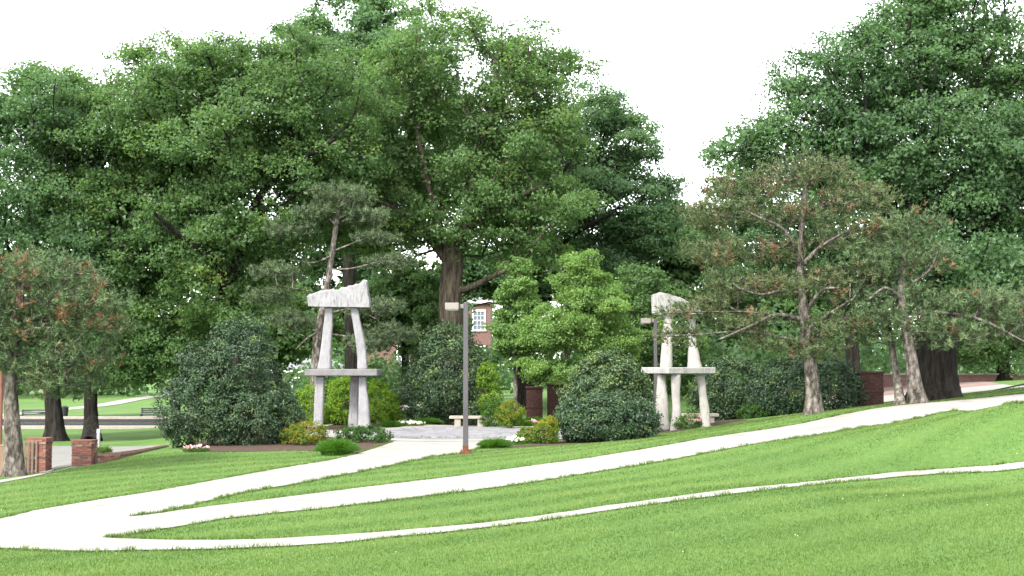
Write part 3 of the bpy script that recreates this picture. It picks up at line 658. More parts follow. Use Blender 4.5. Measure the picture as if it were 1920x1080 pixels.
pine('pine_tree', 'wide pine with many browned boughs and pale trunk beside the white path', b,
    [T(1523,720,d), T(1514,650,d), T(1505,570,d), T(1500,500,d), T(1503,430,d), T(1510,350,d)], .25, .07,
    [lobe(1510,320,90,40,d), lobe(1400,350,90,35,d), lobe(1600,370,80,40,d), lobe(1340,400,60,35,d,1.5), lobe(1470,400,100,30,d), lobe(1340,470,60,32,d,1.5), lobe(1600,440,80,40,d), lobe(1440,470,70,30,d), lobe(1375,535,60,30,d,1.5), lobe(1590,520,80,35,d), lobe(1330,565,32,18,d,1), lobe(1470,530,60,25,d,2),
     lobe(1395,600,65,26,d,1.5), lobe(1275,586,50,14,d,.8), lobe(1275,629,56,14,d,.8), lobe(1560,610,70,28,d,1.5), lobe(1520,650,70,28,d,1.3), lobe(1440,640,40,20,d,1.2)], 33, leaf='pine_brown', ncl=980, ntuft=6, brown=.07, L=.155,
    guides=[G_(d,.11,[(1500,500),(1488,460),(1465,428),(1435,412)],-1.2), G_(d,.09,[(1506,495),(1540,462),(1590,432)],-1.2), G_(d,.07,[(1502,550),(1465,545),(1425,552),(1385,540)],-1.5), G_(d,.08,[(1506,600),(1455,590),(1405,612),(1350,636)],-1.5), G_(d,.08,[(1507,590),(1540,545),(1575,540)],-1.2), G_(d,.07,[(1510,620),(1560,585),(1600,560)],-1.2), G_(d,.06,[(1508,560),(1520,540),(1545,520)],-1), G_(d,.05,[(1500,600),(1400,585),(1300,585),(1240,588)],-1), G_(d,.05,[(1505,640),(1400,622),(1300,628),(1230,630)],-1)])
b = gp(1722, 757); d = b[1] - .3
pine('pine_tree', 'leaning pine with scaly trunk in front of the massive oak', b,
    [T(1715,720,d), T(1708,670,d), T(1700,620,d), T(1690,540,d), T(1700,450,d)], .26, .08,
    [lobe(1700,420,70,35,d), lobe(1660,480,70,35,d), lobe(1740,480,50,40,d), lobe(1690,550,60,30,d), lobe(1650,590,50,30,d,1.3), lobe(1780,570,80,30,d), lobe(1860,560,70,30,d,1.5), lobe(1900,600,60,25,d,1.5), lobe(1720,610,70,20,d,1.2), lobe(1800,610,60,20,d,1.2), lobe(1930,630,40,15,d,1), lobe(1770,630,60,22,d,1.2), lobe(1840,625,50,18,d,1.2)], 34, leaf='pine', ncl=740, ntuft=7, brown=.07, L=.17,
    guides=[G_(d,.08,[(1697,590),(1760,585),(1840,600),(1920,640)],-1), G_(d,.07,[(1692,560),(1660,540),(1630,560)],-1), G_(d,.06,[(1694,540),(1740,510),(1760,470)],-1)])
b = gp(1690, 760); d = b[1] + .8
pine('pine_tree', 'thin leaning pine trunk left of the scaly pine by the path', b,
    [T(1683,715,d), T(1674,660,d), T(1665,600,d), T(1655,540,d)], .14, .05,
    [lobe(1650,520,50,30,d,1.3), lobe(1610,560,50,25,d,1.2), lobe(1680,580,40,20,d,1), lobe(1640,630,45,15,d,1)], 35, leaf='pine', ncl=170, ntuft=6, brown=.15, L=.17)

# ------------------------------------------------------------------ shrubs
def shrub(name, label, base, lobes, seed, leaf, ncl=260, nl=26, ls=(.12,.06), crad=.2, group=None, tint0=.4, tsd=.12, tipt=None, shell=.72, up=.35, stems=5, cat='shrub'):
    rng = np.random.default_rng(seed); base = np.asarray(base, float)
    c, dd = in_ellipsoids(ncl, lobes, rng, shell)
    bd = nrm(rng.normal(size=(34, 3))); mx = (dd @ bd.T).max(1); cen = c - 0
    big = np.mean([l[1] for l in lobes], 0)
    c = c + dd * big * (np.clip((mx - .8) / .2, 0, 1) * .38 - .17)[:, None]
    keep = np.ones(len(c), bool)
    for L in lobes:   # clumps stay near the outside of the whole shrub
        keep &= ~((((c - L[0]) / (L[1] * .62)) ** 2).sum(1) < 1)
    c, dd = c[keep], dd[keep]; g = terr(c[:, 0], c[:, 1]); ok = c[:, 2] > g + .06; c, dd = c[ok], dd[ok]; n = len(c)
    o = thing(name, label, cat, base, group)
    st = MB()
    for k in rng.choice(n, min(stems, n), replace=False):
        e = c[k]; mc = c.mean(0); s = np.array([mc[0] + rng.normal(0, .06), mc[1] + rng.normal(0, .06), terr(mc[0], mc[1]) - .05]); m = (s + e) / 2 + np.array([0, 0, .15 * (e[2] - s[2])]) - .15 * (e - s) * np.array([1, 1, 0])
        st.tube(np.array([s, m, e]) - base, np.array([.035, .022, .01]) * min(1, (e[2] - s[2]) / 1.6 + .15), 5, False)
    st.build('stem', M['twig'], o, True)
    cnt = rng.poisson(nl, n); idx = np.repeat(np.arange(n), cnt); m = len(idx)
    off = nrm(rng.normal(size=(m, 3))) * rng.uniform(0, 1, (m, 1)) ** .5 * crad * np.array([1, 1, .75])
    Pc = c[idx] + off; z = terr(Pc[:, 0], Pc[:, 1]); Pc[:, 2] = np.maximum(Pc[:, 2], z + .03)
    N = nrm(dd[idx] * .6 + np.array([0, 0, up]) + off / crad * .4 + rng.normal(0, .45, (m, 3))); sc = rng.uniform(.7, 1.25, m)
    V, Fq = leaf_quads(Pc, N, ls[0] * sc, ls[1] * sc, rng)
    t = rng.normal(tint0, tsd, n)[idx] + rng.normal(0, .1, m)
    if tipt: t += tipt * np.clip(dd[idx][:, 2], 0, 1)
    link('foliage', npmesh('foliage', V - base, Fq, M[leaf], False, np.clip(t, 0, 1)), o); TRI[0] += m * 2
    return o
def L_(u, v, ru, rv, d, rd=None): return lobe(u, v, ru, rv, d, rd)
d = 47.5
shrub('holly_bush', 'huge dark green holly on the left, tallest of the glossy bushes', on(450, d),
    [L_(452,690,62,85,d), L_(395,750,55,75,d), L_(470,775,85,68,d), L_(340,772,36,58,d), L_(520,785,46,52,d), L_(460,635,32,40,d), L_(375,690,35,40,d)], 41, 'holly', ncl=1700, nl=32, ls=(.105,.052), crad=.25, tsd=.2, stems=9, group='dark glossy bushes')
d = 61.5
shrub('holly_bush', 'rounded dark bush behind the front stone bench and lamp', on(838, d),
    [L_(838,705,75,80,d), L_(800,735,45,60,d), L_(885,735,40,60,d), L_(845,650,40,40,d)], 42, 'holly', ncl=1100, nl=30, ls=(.125,.06), crad=.3, tsd=.2, group='dark glossy bushes', tint0=.48)
d = 46.5
shrub('holly_bush', 'low wide dark bush in front of the cream sculpture', on(1140, d),
    [L_(1140,785,75,45,d), L_(1090,790,45,42,d), L_(1190,785,38,38,d)], 43, 'holly', ncl=1000, nl=30, ls=(.1,.05), crad=.22, tsd=.2, group='dark glossy bushes')
d = 50
shrub('holly_bush', 'taller green bush rising behind the low wide dark bush', on(1140, d),
    [L_(1140,720,60,55,d), L_(1100,750,40,45,d), L_(1180,750,35,45,d)], 44, 'holly', ncl=800, nl=30, ls=(.11,.055), crad=.25, tsd=.2, tint0=.66, group='dark glossy bushes')
d = 61
shrub('holly_bush', 'dark bush just right of the cream sculpture, behind the rear bench', on(1372, d),
    [L_(1370,730,55,60,d), L_(1340,750,40,45,d), L_(1405,755,35,45,d)], 45, 'holly', ncl=800, nl=30, ls=(.125,.06), crad=.3, tsd=.2, tint0=.45, group='dark glossy bushes')
d = 57
shrub('holly_bush', 'very dark bush behind the pale pine trunk', on(1500, d),
    [L_(1490,730,65,60,d), L_(1550,730,60,60,d), L_(1440,750,40,40,d), L_(1590,745,28,40,d)], 46, 'holly', ncl=950, nl=30, ls=(.125,.06), crad=.3, tsd=.2, tint0=.3, group='dark glossy bushes')
d = 61
shrub('hedge', 'bright yellow green hedge behind the legs of the grey sculpture', on(650, d),
    [L_(600,760,45,42,d,1), L_(655,757,50,45,d,1), L_(705,760,36,42,d,1), L_(728,768,18,32,d,.9)], 47, 'hedge', ncl=760, nl=26, ls=(.13,.06), crad=.24, tint0=.5, cat='hedge')
d = 46.5
shrub('nandina', 'orange tipped bush at the right foot of the big holly', gp(580, 838), [L_(578,815,34,25,d), L_(555,822,25,20,d), L_(585,832,28,12,d)], 48, 'nandina', ncl=240, nl=20, ls=(.09,.04), crad=.14, tint0=.45, tsd=.2, tipt=.2)
d = 47.5
shrub('low_shrub', 'low green shrub at the base of the grey sculpture', gp(690, 838), [L_(690,822,40,20,d), L_(660,815,28,16,d), L_(715,828,20,13,d)], 49, 'green_shrub', ncl=260, nl=20, ls=(.09,.045), crad=.13, tint0=.45)
d = 57
shrub('nandina', 'small yellow green bush with orange tint right of the front bench', on(962, d), [L_(963,768,20,16,d), L_(945,778,14,14,d), L_(958,788,22,14,d)], 50, 'nandina', ncl=130, nl=20, ls=(.1,.045), crad=.14, tint0=.45, tipt=.15)
shrub('low_shrub', 'green shrub between the front bench and the yellow bush', on(926, 58.5), [L_(925,770,20,20,58.5), L_(924,788,22,14,58.5)], 51, 'green_shrub', ncl=130, nl=20, ls=(.1,.05), crad=.15, tint0=.75)
shrub('golden_shrub', 'golden topped round shrub nearest the low wide dark bush', gp(1024, 834), [L_(1024,812,22,22,45.5), L_(1030,800,18,16,46)], 52, 'nandina', ncl=190, nl=20, ls=(.08,.04), crad=.12, tint0=.32, tipt=.3)
shrub('golden_shrub', 'golden topped round shrub on the side towards the grass mound', gp(992, 834), [L_(990,818,17,16,46), L_(990,828,17,10,46)], 53, 'nandina', ncl=130, nl=20, ls=(.08,.04), crad=.12, tint0=.28, tipt=.3)
shrub('low_shrub', 'small green shrub by the low brick wall at the gate', on(192, 45.3), [L_(191,845,14,6,45.3)], 54, 'green_shrub', ncl=70, nl=20, ls=(.07,.035), crad=.09, tint0=.8)
shrub('rose_bush', 'loose pink flowering rose bush at the feet of the cream sculpture', gp(1292, 808), [L_(1290,793,26,16,51), L_(1275,800,14,10,50.8)], 55, 'green_shrub', ncl=90, nl=14, ls=(.08,.045), crad=.14, tint0=.6, shell=.3)
shrub('low_shrub', 'brownish green shrub under the right dark bushes by the lawn', on(1415, 56.5), [L_(1415,775,30,16,56.5)], 56, 'green_shrub', ncl=130, nl=18, ls=(.09,.045), crad=.15, tint0=.5)
shrub('low_shrub', 'yellowish young shrub on the right flank of the rounded dark bush', on(916, 60), [L_(915,705,20,26,60), L_(920,745,18,22,60)], 57, 'hedge', ncl=130, nl=16, ls=(.12,.06), crad=.2, tint0=.35)
def grass_mound(label, base, rx, ry, h, seed, n=2600, group='grass mounds round the plaza'):
    rng = np.random.default_rng(seed); o = thing('grass_mound', label, 'ornamental grass', base, group)
    a = rng.uniform(0, 2 * math.pi, n); r = np.sqrt(rng.uniform(0, 1, n)); x, y = r * np.cos(a) * rx, r * np.sin(a) * ry
    top = h * np.sqrt(np.clip(1 - (r * .93) ** 2, 0, 1)) * rng.uniform(.75, 1.1, n)
    B = np.stack([x * .75, y * .75, np.zeros(n)], -1); ou = np.stack([np.cos(a), np.sin(a), np.zeros(n)], -1)
    lean = rng.uniform(.1, .35, (n, 1)) * h
    m_ = B + ou * lean * .4 + np.stack([0 * x, 0 * x, top * .75], -1); t_ = B + np.stack([x * .3, y * .3, top * rng.uniform(.75, 1.05, n)], -1) + ou * lean
    sd_ = nrm(np.cross(ou, rng.normal(size=(n, 3)))) * .011
    V = np.stack([B - sd_, B + sd_, m_ + sd_, t_, m_ - sd_], 1).reshape(-1, 3); I5 = np.arange(n)[:, None] * 5
    F4 = I5 + np.array([0, 1, 2, 4]); F3 = I5 + np.array([4, 2, 3])
    t = np.clip(rng.normal(.55, .18, n), 0, 1)
    link('blades', npmesh('blades', V, [F4, F3], M['mound'], False, np.concatenate([t, t])), o)
b = gp(632, 853); grass_mound('low grass mound on mulch below the grey sculpture', b, .62, .5, .52, 61)
b = gp(928, 840); grass_mound('low grass mound just right of the lamp base', b, .52, .45, .32, 62)
for k, (u, d, rx, h, lab) in enumerate([(800, 60.3, .7, .33, 'grass mound left of the front stone bench'), (962, 59.6, .55, .42, 'grass mound right of the front stone bench'), (1000, 61, .6, .42, 'grass mound below the brick pier behind the plaza'), (985, 59.2, .4, .3, 'small grass mound at the right end of the plaza edge'), (735, 58.5, .45, .3, 'grass mound beside the thin dark post at the plaza edge')]):
    b = on(u, d); grass_mound(lab, b, rx, .5, h, 63 + k, 1800)
def flowers(label, base, rx, ry, h, seed, petal, n=70, fs=.05, group='flowering bedding plants'):
    rng = np.random.default_rng(seed); base = np.asarray(base, float); o = thing('flowering_plant', label, 'flowers', base, group)
    a = rng.uniform(0, 6.28, n * 9); r = np.sqrt(rng.uniform(0, 1, n * 9)); P = np.stack([r * np.cos(a) * rx, r * np.sin(a) * ry, h * rng.uniform(.1, .8, n * 9) * (1 - .4 * r)], -1)
    V, Fq = leaf_quads(P, nrm(rng.normal(size=P.shape) * .6 + (0, -.2, .6)), .07, .035, rng)
    link('foliage', npmesh('foliage', V, Fq, M['green_shrub'], False, np.clip(rng.normal(.5, .2, len(P)), 0, 1)), o)
    a = rng.uniform(0, 6.28, n); r = np.sqrt(rng.uniform(0, 1, n)); C = np.stack([r * np.cos(a) * rx, r * np.sin(a) * ry, h * rng.uniform(.6, 1.05, n) * (1 - .35 * r)], -1)
    N = nrm(rng.normal(size=C.shape) * .5 + (0, -.7, .5)); Tn = nrm(np.cross(N, rng.normal(size=N.shape))); Bn = np.cross(N, Tn); Vs, Fs = [], []
    for q in range(5):
        an = 2 * math.pi * q / 5
        e1 = Tn * math.cos(an - .5) + Bn * math.sin(an - .5); e2 = Tn * math.cos(an) + Bn * math.sin(an); e3 = Tn * math.cos(an + .5) + Bn * math.sin(an + .5)
        Vs.append(np.stack([C, C + e1 * fs * .8 + N * .008, C + e2 * fs + N * .014, C + e3 * fs * .8 + N * .008], 1))
    V = np.stack(Vs, 1).reshape(-1, 3); t = np.repeat(np.clip(rng.normal(.45, .3, n), 0, 1), 5)
    link('blossom', npmesh('blossom', V, np.arange(len(V)).reshape(-1, 4), M[petal], False, t), o)
flowers('pink and white flowers at the left foot of the big holly', gp(368, 847), .42, .4, .24, 71, 'petal_pink', 60, .036)
flowers('white flowers at the plaza edge left of the front bench', on(765, 58.8), .75, .4, .25, 72, 'petal_white', 90)
flowers('pale flowers just right of the front stone bench', on(938, 59.2), .35, .3, .25, 73, 'petal_white', 45)
flowers('pink flowers at the right end of the plaza edge', on(998, 59.4), .4, .3, .3, 74, 'petal_pink', 50)
flowers('pink roses among the feet of the cream sculpture', on(1296, 51), .45, .3, .6, 75, 'petal_pink', 28, .06)
flowers('white flowers beside the golden shrubs', gp(965, 834), .3, .3, .3, 76, 'petal_white', 40)
flowers('low flowers below the grass mound by the golden shrubs', gp(1003, 798), .3, .3, .2, 77, 'petal_pink', 25)

# ------------------------------------------------------------------ sculptures
def leg_from_px(root, prof, d, mat, u0, v0, s, dep=1.0, ex=3.2, rot=0, base=None, name='leg', lump=.0):
    """prof: (left, right, row) in crop pixels"""
    secs = []
    P = np.array(prof, float); rows = np.linspace(P[0, 2], P[-1, 2], 24)
    from_l = np.interp(rows, P[:, 2], P[:, 0]); from_r = np.interp(rows, P[:, 2], P[:, 1])
    k = np.ones(5) / 5
    for arr in (from_l, from_r):
        pad = np.concatenate([[arr[0] * 2 - arr[2], arr[0] * 2 - arr[1]], arr, [2 * arr[-1] - arr[-2], 2 * arr[-1] - arr[-3]]]); arr[:] = np.convolve(pad, k, 'valid')
    for l, r, y in zip(from_l, from_r, rows):
        a = at(u0 + l / s, v0 + y / s, d); b = at(u0 + r / s, v0 + y / s, d); c = (a + b) / 2; w = (b[0] - a[0]) / 2
        secs.append((c[0] - base[0], c[1] - base[1], c[2] - base[2], w, w * dep, rot))
    secs = secs[::-1]
    rg = np.random.default_rng(int(prof[0][0]) + 7)
    if lump:
        q = np.convolve(rg.normal(0, 1, len(secs) + 4), np.ones(5) / 5, 'valid') * lump
        secs = [(a + q[i] * .4, b_, z, w + q[i], h + q[::-1][i], y) for i, (a, b_, z, w, h, y) in enumerate(secs)]
    return MB().loft(secs, 20, ex, jit=lump * .18, rng=rg).build(name, mat, root, True)
def slab_outline(pts, d0, depth, mat, root, name, base, rng, n=9, rough=.03, yaw=0):
    """outline (world x,z) swept through depth with an uneven broken top"""
    P = dens([np.array(p) for p in pts], .09); m = len(P); V = []
    cx = P[:, 0].mean(); zmin = P[:, 1].min()
    hcol = rng.normal(0, rough, m)
    for k in range(n):
        t = k / (n - 1); y = (t - .5) * depth; edge = .93 if k in (0, n - 1) else 1.0
        row = hcol * .5 + rng.normal(0, rough, m)
        for (x, z), e in zip(P, row):
            q = np.clip((z - zmin) / .35, 0, 1)
            V.append(((cx + (x - cx) * (1 - (1 - edge) * .25)), y + e * .4 * q, zmin + (z - zmin) * (1 - (1 - edge) * .6) + e * q))
    F = [(k * m + i, (k + 1) * m + i, (k + 1) * m + (i + 1) % m, k * m + (i + 1) % m) for k in range(n - 1) for i in range(m)]
    F += [tuple(range(m)), tuple(reversed(range((n - 1) * m, n * m)))]
    V = np.array(V); c, s_ = math.cos(yaw), math.sin(yaw); x = V[:, 0] - cx
    V = np.stack([cx + x * c - V[:, 1] * s_, d0 + x * s_ + V[:, 1] * c, V[:, 2]], -1) - np.array(base)
    mb = MB().add(V, F); o = mb.build(name, mat, root, False); return o
rng = np.random.default_rng(5)
d = 57.0; base = on(650, d); base[2] = at(650, 803, d)[2]
sc1 = thing('stone_sculpture', 'grey stone post and lintel sculpture with wedge shaped stained top, on the left', 'sculpture', base, 'stone garden sculptures')
u0, v0, s = 560, 510, 3.483
W2 = lambda pts, d: [(at(u0 + x / s, v0 + y / s, d)[0], at(u0 + x / s, v0 + y / s, d)[2]) for x, y in pts]
slab_outline(W2([(60,165),(68,225),(140,228),(300,230),(468,232),(467,190),(458,140),(448,55),(425,58),(390,80),(340,92),(300,108),(262,118),(215,118),(150,130),(110,140),(75,155)], d), d, .75, M['stone_grey_top'], sc1, 'lintel', base, rng, yaw=.03)
leg_from_px(sc1, [(175,227,228),(170,223,300),(157,220,400),(140,215,540),(122,212,640)], d, M['stone_grey'], u0, v0, s, .85, 5, base=base, lump=.012)
leg_from_px(sc1, [(337,385,228),(352,404,320),(370,430,430),(385,443,540),(383,453,640)], d, M['stone_grey'], u0, v0, s, .95, 5, base=base, lump=.012)
a, b2 = at(u0 + 50 / s, v0 + 634 / s, d), at(u0 + 520 / s, v0 + 678 / s, d); c = (a + b2) / 2 - base
MB().box((c[0], .35, c[2]), ((b2[0] - a[0]) / 2, .85, (a[2] - b2[2]) / 2), 1, .025).build('shelf', M['stone_shelf'], sc1)
leg_from_px(sc1, [(113,172,676),(108,168,760),(103,165,850),(98,160,1035)], d, M['stone_grey'], u0, v0, s, .9, 5, base=base, lump=.012)
leg_from_px(sc1, [(340,390,676),(336,390,780),(333,390,850),(322,397,1022)], d + .95, M['stone_grey'], u0, v0, s, .9, 5, base=base, lump=.012)
leg_from_px(sc1, [(393,440,676),(393,446,760),(393,458,850),(387,474,1045)], d, M['stone_grey'], u0, v0, s, .9, 5, base=base, lump=.012)

d = 52.0; base = on(1280, d); base[2] = at(1280, 808, d)[2]
sc2 = thing('stone_sculpture', 'cream stone sculpture on three flared legs with sloping top, on the right', 'sculpture', base, 'stone garden sculptures')
u0, v0, s = 1190, 530, 3.724
yaw = math.radians(24)
slab_outline(W2([(132,85),(135,212),(150,225),(300,223),(467,217),(465,203),(410,165),(350,130),(300,105),(250,88),(210,75),(180,72)], d), d + .1, .8, M['stone_cream_top'], sc2, 'lintel', base, rng, rough=.02, yaw=yaw * .5)
leg_from_px(sc2, [(207,262,218),(205,261,280),(200,262,330),(185,262,480),(176,263,600)], d - .1, M['stone_cream'], u0, v0, s, .95, 2.6, base=base, lump=.016)
leg_from_px(sc2, [(362,430,216),(374,422,250),(372,428,330),(375,440,460),(372,452,520),(368,472,600)], d + .35, M['stone_cream'], u0, v0, s, .95, 2.6, base=base, lump=.016)
pl = at(u0 + 310 / s, v0 + 614 / s, d); zt, zb = at(u0, v0 + 590 / s, d)[2], at(u0, v0 + 638 / s, d)[2]
MB().box((0, 0, 0), (1.08, .92, (zt - zb) / 2 * .96), 1, .03).build('shelf', M['stone_cream_shelf'], sc2, loc=(pl[0] - base[0] + .02, .45, (zt + zb) / 2 - base[2]), rot=(0, 0, math.radians(28)))
leg_from_px(sc2, [(158,222,632),(158,218,690),(150,225,760),(146,238,880),(132,246,990),(116,250,1032)], d, M['stone_cream'], u0, v0, s, .9, 2.6, base=base, lump=.016)
leg_from_px(sc2, [(253,320,634),(256,316,700),(258,318,800),(262,328,900),(256,318,980),(243,302,1050)], d - .45, M['stone_cream'], u0, v0, s, .9, 2.6, base=base, lump=.016)
leg_from_px(sc2, [(424,486,626),(434,494,690),(446,506,770),(455,520,880),(460,532,1018)], d + .3, M['stone_cream'], u0, v0, s, .9, 2.6, base=base, lump=.016)
c = at(u0 + 205 / s, v0 + 1046 / s, d) - base
MB().box((c[0], -.2, c[2] - .06), (.55, .5, .1), 1, .03).build('plinth', M['stone_cream_shelf'], sc2)

# ------------------------------------------------------------------ lamps, benches, small fixtures
def lamp(label, base, H):
    o = thing('lamp_post', label, 'lamp post', base, 'garden lamp posts')
    MB().box((0, 0, .02), (.17, .17, .05), 1, .012).box((0, 0, .16), (.085, .085, .1), .97, .01).build('base_plate', M['rust'], o)
    for sx in (-1, 1):
        for sy in (-1, 1): MB().tube([(sx * .125, sy * .125, .06), (sx * .125, sy * .125, .12)], .018, 6).build('bolt', M['rust'], o)
    MB().box((0, 0, H / 2 + .1), (.075, .075, H / 2 - .1), .93, .012).build('pole', M['pole'], o)
    MB().box((-.13, 0, H - .1), (.07, .04, .06), 1, .006).build('arm', M['head'], o)
    h = MB().box((-.4, 0, H - .1), (.2, .2, .1), 1, .01).build('lamp_head', M['head'], o)
    MB().box((-.4, 0, H - .205), (.16, .16, .012), 1, .004).build('lens', M['lens'], h)
    MB().box((-.19, 0, H - .1), (.012, .17, .09), 1, .004).build('bracket', M['darkmetal'], h)
    return o
b = gp(873, 851); lamp('tall brown square lamp post with rusty foot in front of the plaza', b, (at(873, 568, b[1])[2] - b[2]))
b = on(1229, 58); lamp('smaller far lamp post behind the cream sculpture', b, (at(1229, 597, 58)[2] - b[2]))
def bench(label, base, Lh, h, rotz=0, dep=.24):
    o = thing('stone_bench', label, 'bench', base, 'backless stone benches', rotz)
    MB().box((0, 0, h - .055), (Lh, dep, .06), 1, .012).build('seat', M['stone_bench'], o)
    for sx in (-1, 1): MB().box((sx * Lh * .58, 0, (h - .11) / 2 - .05), (.13, dep * .8, (h - .11) / 2 + .05), 1, .01).build('leg', M['stone_bench'], o)
b = on(880, 58.9); bench('backless stone bench at the far edge of the plaza behind the lamp', b, .84, .47)
b = on(1312, 56.5); bench('stone bench seen between the legs of the cream sculpture', b, .75, .42, -.06)
b = on(741, 61); o = thing('sign_post', 'thin dark post at the left edge of the plaza', 'post', b)
MB().tube([(0, 0, -.1), (0, 0, 1.45)], .045, 8).build('post', M['darkmetal'], o); MB().box((0, 0, 1.5), (.09, .06, .06), .8, .01).build('cap', M['darkmetal'], o)
MB().box((0, 0, .22), (.09, .09, .1), 1, .01).build('foot', M['darkmetal'], o)
b = gp(187, 850); b = on(187, 56); o = thing('marker_post', 'short grey utility post beside the slim oak trunk', 'post', b)
MB().box((0, 0, .22), (.06, .06, .3), .95, .01).build('post', M['grey'], o); MB().box((0, 0, .6), (.075, .06, .09), .9, .015).build('cap', M['grey'], o)

# brick piers, built brick by brick
bl, bh, bw = .2, .062, .095
_bm = {}
def brick_mesh(k, half=False):
    key = (k, half)
    if key not in _bm:
        V, Fq = box_np((0, 0, 0), ((bl if not half else bw) / 2 , bw / 2, bh / 2), 1, .006)
        me = bpy.data.meshes.new('brick'); me.from_pydata(V.tolist(), [], Fq); me.materials.append(BRICKS[k]); _bm[key] = me
    return _bm[key]
def bcol(nm, c): return surf(nm, [(.3, tuple(x * .75 for x in c)), (.7, tuple(x * 1.2 for x in c))], 14, .92, .4, 60, dist=.005)
BRICKS = [bcol('red_brick', (.165,.066,.05)), bcol('dark_brick', (.105,.045,.04)), bcol('orange_brick', (.2,.088,.06)), bcol('pale_brick', (.22,.13,.105))]
_br = random.Random(4)
def brick(parent, x, y, z, rz, half=False, sx=1):
    o = link('brick', brick_mesh(_br.choice([0,0,0,1,1,2,2,3]), half), parent, (x + _br.uniform(-.003,.003), y + _br.uniform(-.003,.003), z), (0, 0, rz + _br.uniform(-.008,.008))); o.scale.x = sx
def pier(label, base, w, h, rotz=0):
    o = thing('brick_pier', label, 'brick pier', base, 'brick gate piers', rotz)
    n = int(h / .073); per = max(2, round((w - .1) / .21)); p = (w - bw) / per
    MB().box((0, 0, n * .073 / 2 - .1), (w / 2 - .012, w / 2 - .012, n * .073 / 2 + .09)).build('mortar_core', M['mortar'], o)
    for c in range(n):
        z = .036 + c * .073; g = 0 if c < n - 2 else .02
        for s_ in range(4):
            for k in range(per):
                t = -w / 2 + p / 2 + k * p + (0 if c % 2 else bw); r = w / 2 - bw / 2 + .002 + g
                t = t + (0 if not g else 0)
                x, y = {0: (t, -r), 1: (r, t), 2: (-t, r), 3: (-r, -t)}[s_]
                brick(o, x, y, z, s_ * math.pi / 2, False, (p - .012) / bl)
    MB().box((0, 0, n * .073 + .02), (w / 2 + .01, w / 2 + .01, .03), 1, .008).build('cap', M['brick'], o)
    return o
b = gp(158, 873); P1 = b; pier('brick pier right of the gate opening, joined to the low wall', b, .6, at(158, 825, b[1])[2] - b[2])
b = gp(73, 886); P2 = b; pier('brick pier left of the gate opening, beside the picket gate', b, .6, at(73, 823, b[1])[2] - b[2])
# low retaining wall from the right pier
wp = [P1[:2] + np.array([.34, .02]), gp(215, 862)[:2], gp(260, 850)[:2], gp(312, 838)[:2]]
wl = np.array(smooth_line(wp, 8)); b = np.array([*wl[0], terr(*wl[0])])
o = thing('low_brick_wall', 'low curving brick retaining wall running right from the gate pier', 'wall', b)
seg = np.concatenate([[0], np.cumsum(np.linalg.norm(np.diff(wl, axis=0), axis=1))]); tot = seg[-1]
zt0 = at(190, 851, wl[0][1])[2]; zt1 = at(312, 835, wl[-1][1])[2]
core = MB(); nn = len(wl)
for i in range(nn - 1):
    p, q = wl[i], wl[i + 1]; an = math.atan2(*(q - p)[::-1]); ztop = zt0 + (zt1 - zt0) * seg[i] / tot
    mid = (p + q) / 2; hl = np.linalg.norm(q - p) / 2 + .012
    V, Fq = box_np((0, 0, 0), (hl, .09, .5)); ca, sa = math.cos(an), math.sin(an)
    V = np.stack([V[:, 0] * ca - V[:, 1] * sa + mid[0] - b[0], V[:, 0] * sa + V[:, 1] * ca + mid[1] - b[1], V[:, 2] + ztop - .51 - b[2]], -1); core.add(V, Fq)
core.build('mortar_core', M['mortar'], o)
sx_ = .1
while sx_ < tot - .1:
    x, y = np.interp(sx_, seg, wl[:, 0]), np.interp(sx_, seg, wl[:, 1]); x2, y2 = np.interp(min(sx_ + .05, tot), seg, wl[:, 0]), np.interp(min(sx_ + .05, tot), seg, wl[:, 1])
    an = math.atan2(y2 - y, x2 - x); ztop = zt0 + (zt1 - zt0) * sx_ / tot; nxv, nyv = math.sin(an), -math.cos(an)
    for c in range(5):
        sh = (c % 2) * .105; zz = ztop - .085 - c * .073 - b[2]
        if zz + b[2] < terr(x + nxv * .1, y + nyv * .1) - .07: break
        brick(o, x + math.cos(an) * sh + nxv * .055 - b[0], y + math.sin(an) * sh + nyv * .055 - b[1], zz, an)
    for q in (-.05, .055): brick(o, x + math.cos(an) * q - b[0], y + math.sin(an) * q - b[1], ztop - .012 - b[2], an + math.pi / 2) if False else None
    link('brick', brick_mesh(_br.choice([0,0,2,3])), o, (x - b[0], y - b[1], ztop - .004 - b[2]), (0, 0, an))
    sx_ += .21
# picket gate and fence
def picket_fence(label, p0, p1, zt, n, pw, mat, cat='fence', name='picket_fence', rails=(.2, .62)):
    p0, p1 = np.array(p0, float), np.array(p1, float); base = np.array([*((p0 + p1) / 2)[:2], min(terr(*p0[:2]), terr(*p1[:2]))])
    o = thing(name, label, cat, base); an = math.atan2(p1[1] - p0[1], p1[0] - p0[0]); o.rotation_euler = (0, 0, an)
    L = np.linalg.norm((p1 - p0)[:2]); h = zt - base[2]
    for k in range(n):
        x = -L / 2 + pw / 2 + k * (L - pw) / (n - 1); hh = h * (1 - .02 * (k % 2))
        V, Fq = box_np((x, 0, hh / 2), (pw / 2, .012, hh / 2), 1, .004); MB().add(V, Fq).build('picket', mat, o)
    for r in rails: MB().box((0, .035, h * r), (L / 2, .022, .04), 1, .005).build('rail', mat, o)
    return o
g0, g1 = on(40, 42.2), on(73, P2[1] - .35); picket_fence('grey brown picket gate between the left pine and brick pier', g0, g1, at(60, 828, 42)[2], 5, .05, M['wood'], 'gate', 'picket_gate', (.12, .5, .93))
g0, g1 = on(-60, 41.8), on(4, 41.8); picket_fence('dark wooden board fence cut off by the left edge of the photo', g0, g1, at(0, 836, 41.8)[2], 8, .11, M['wood'], rails=(.15, .55, .9))
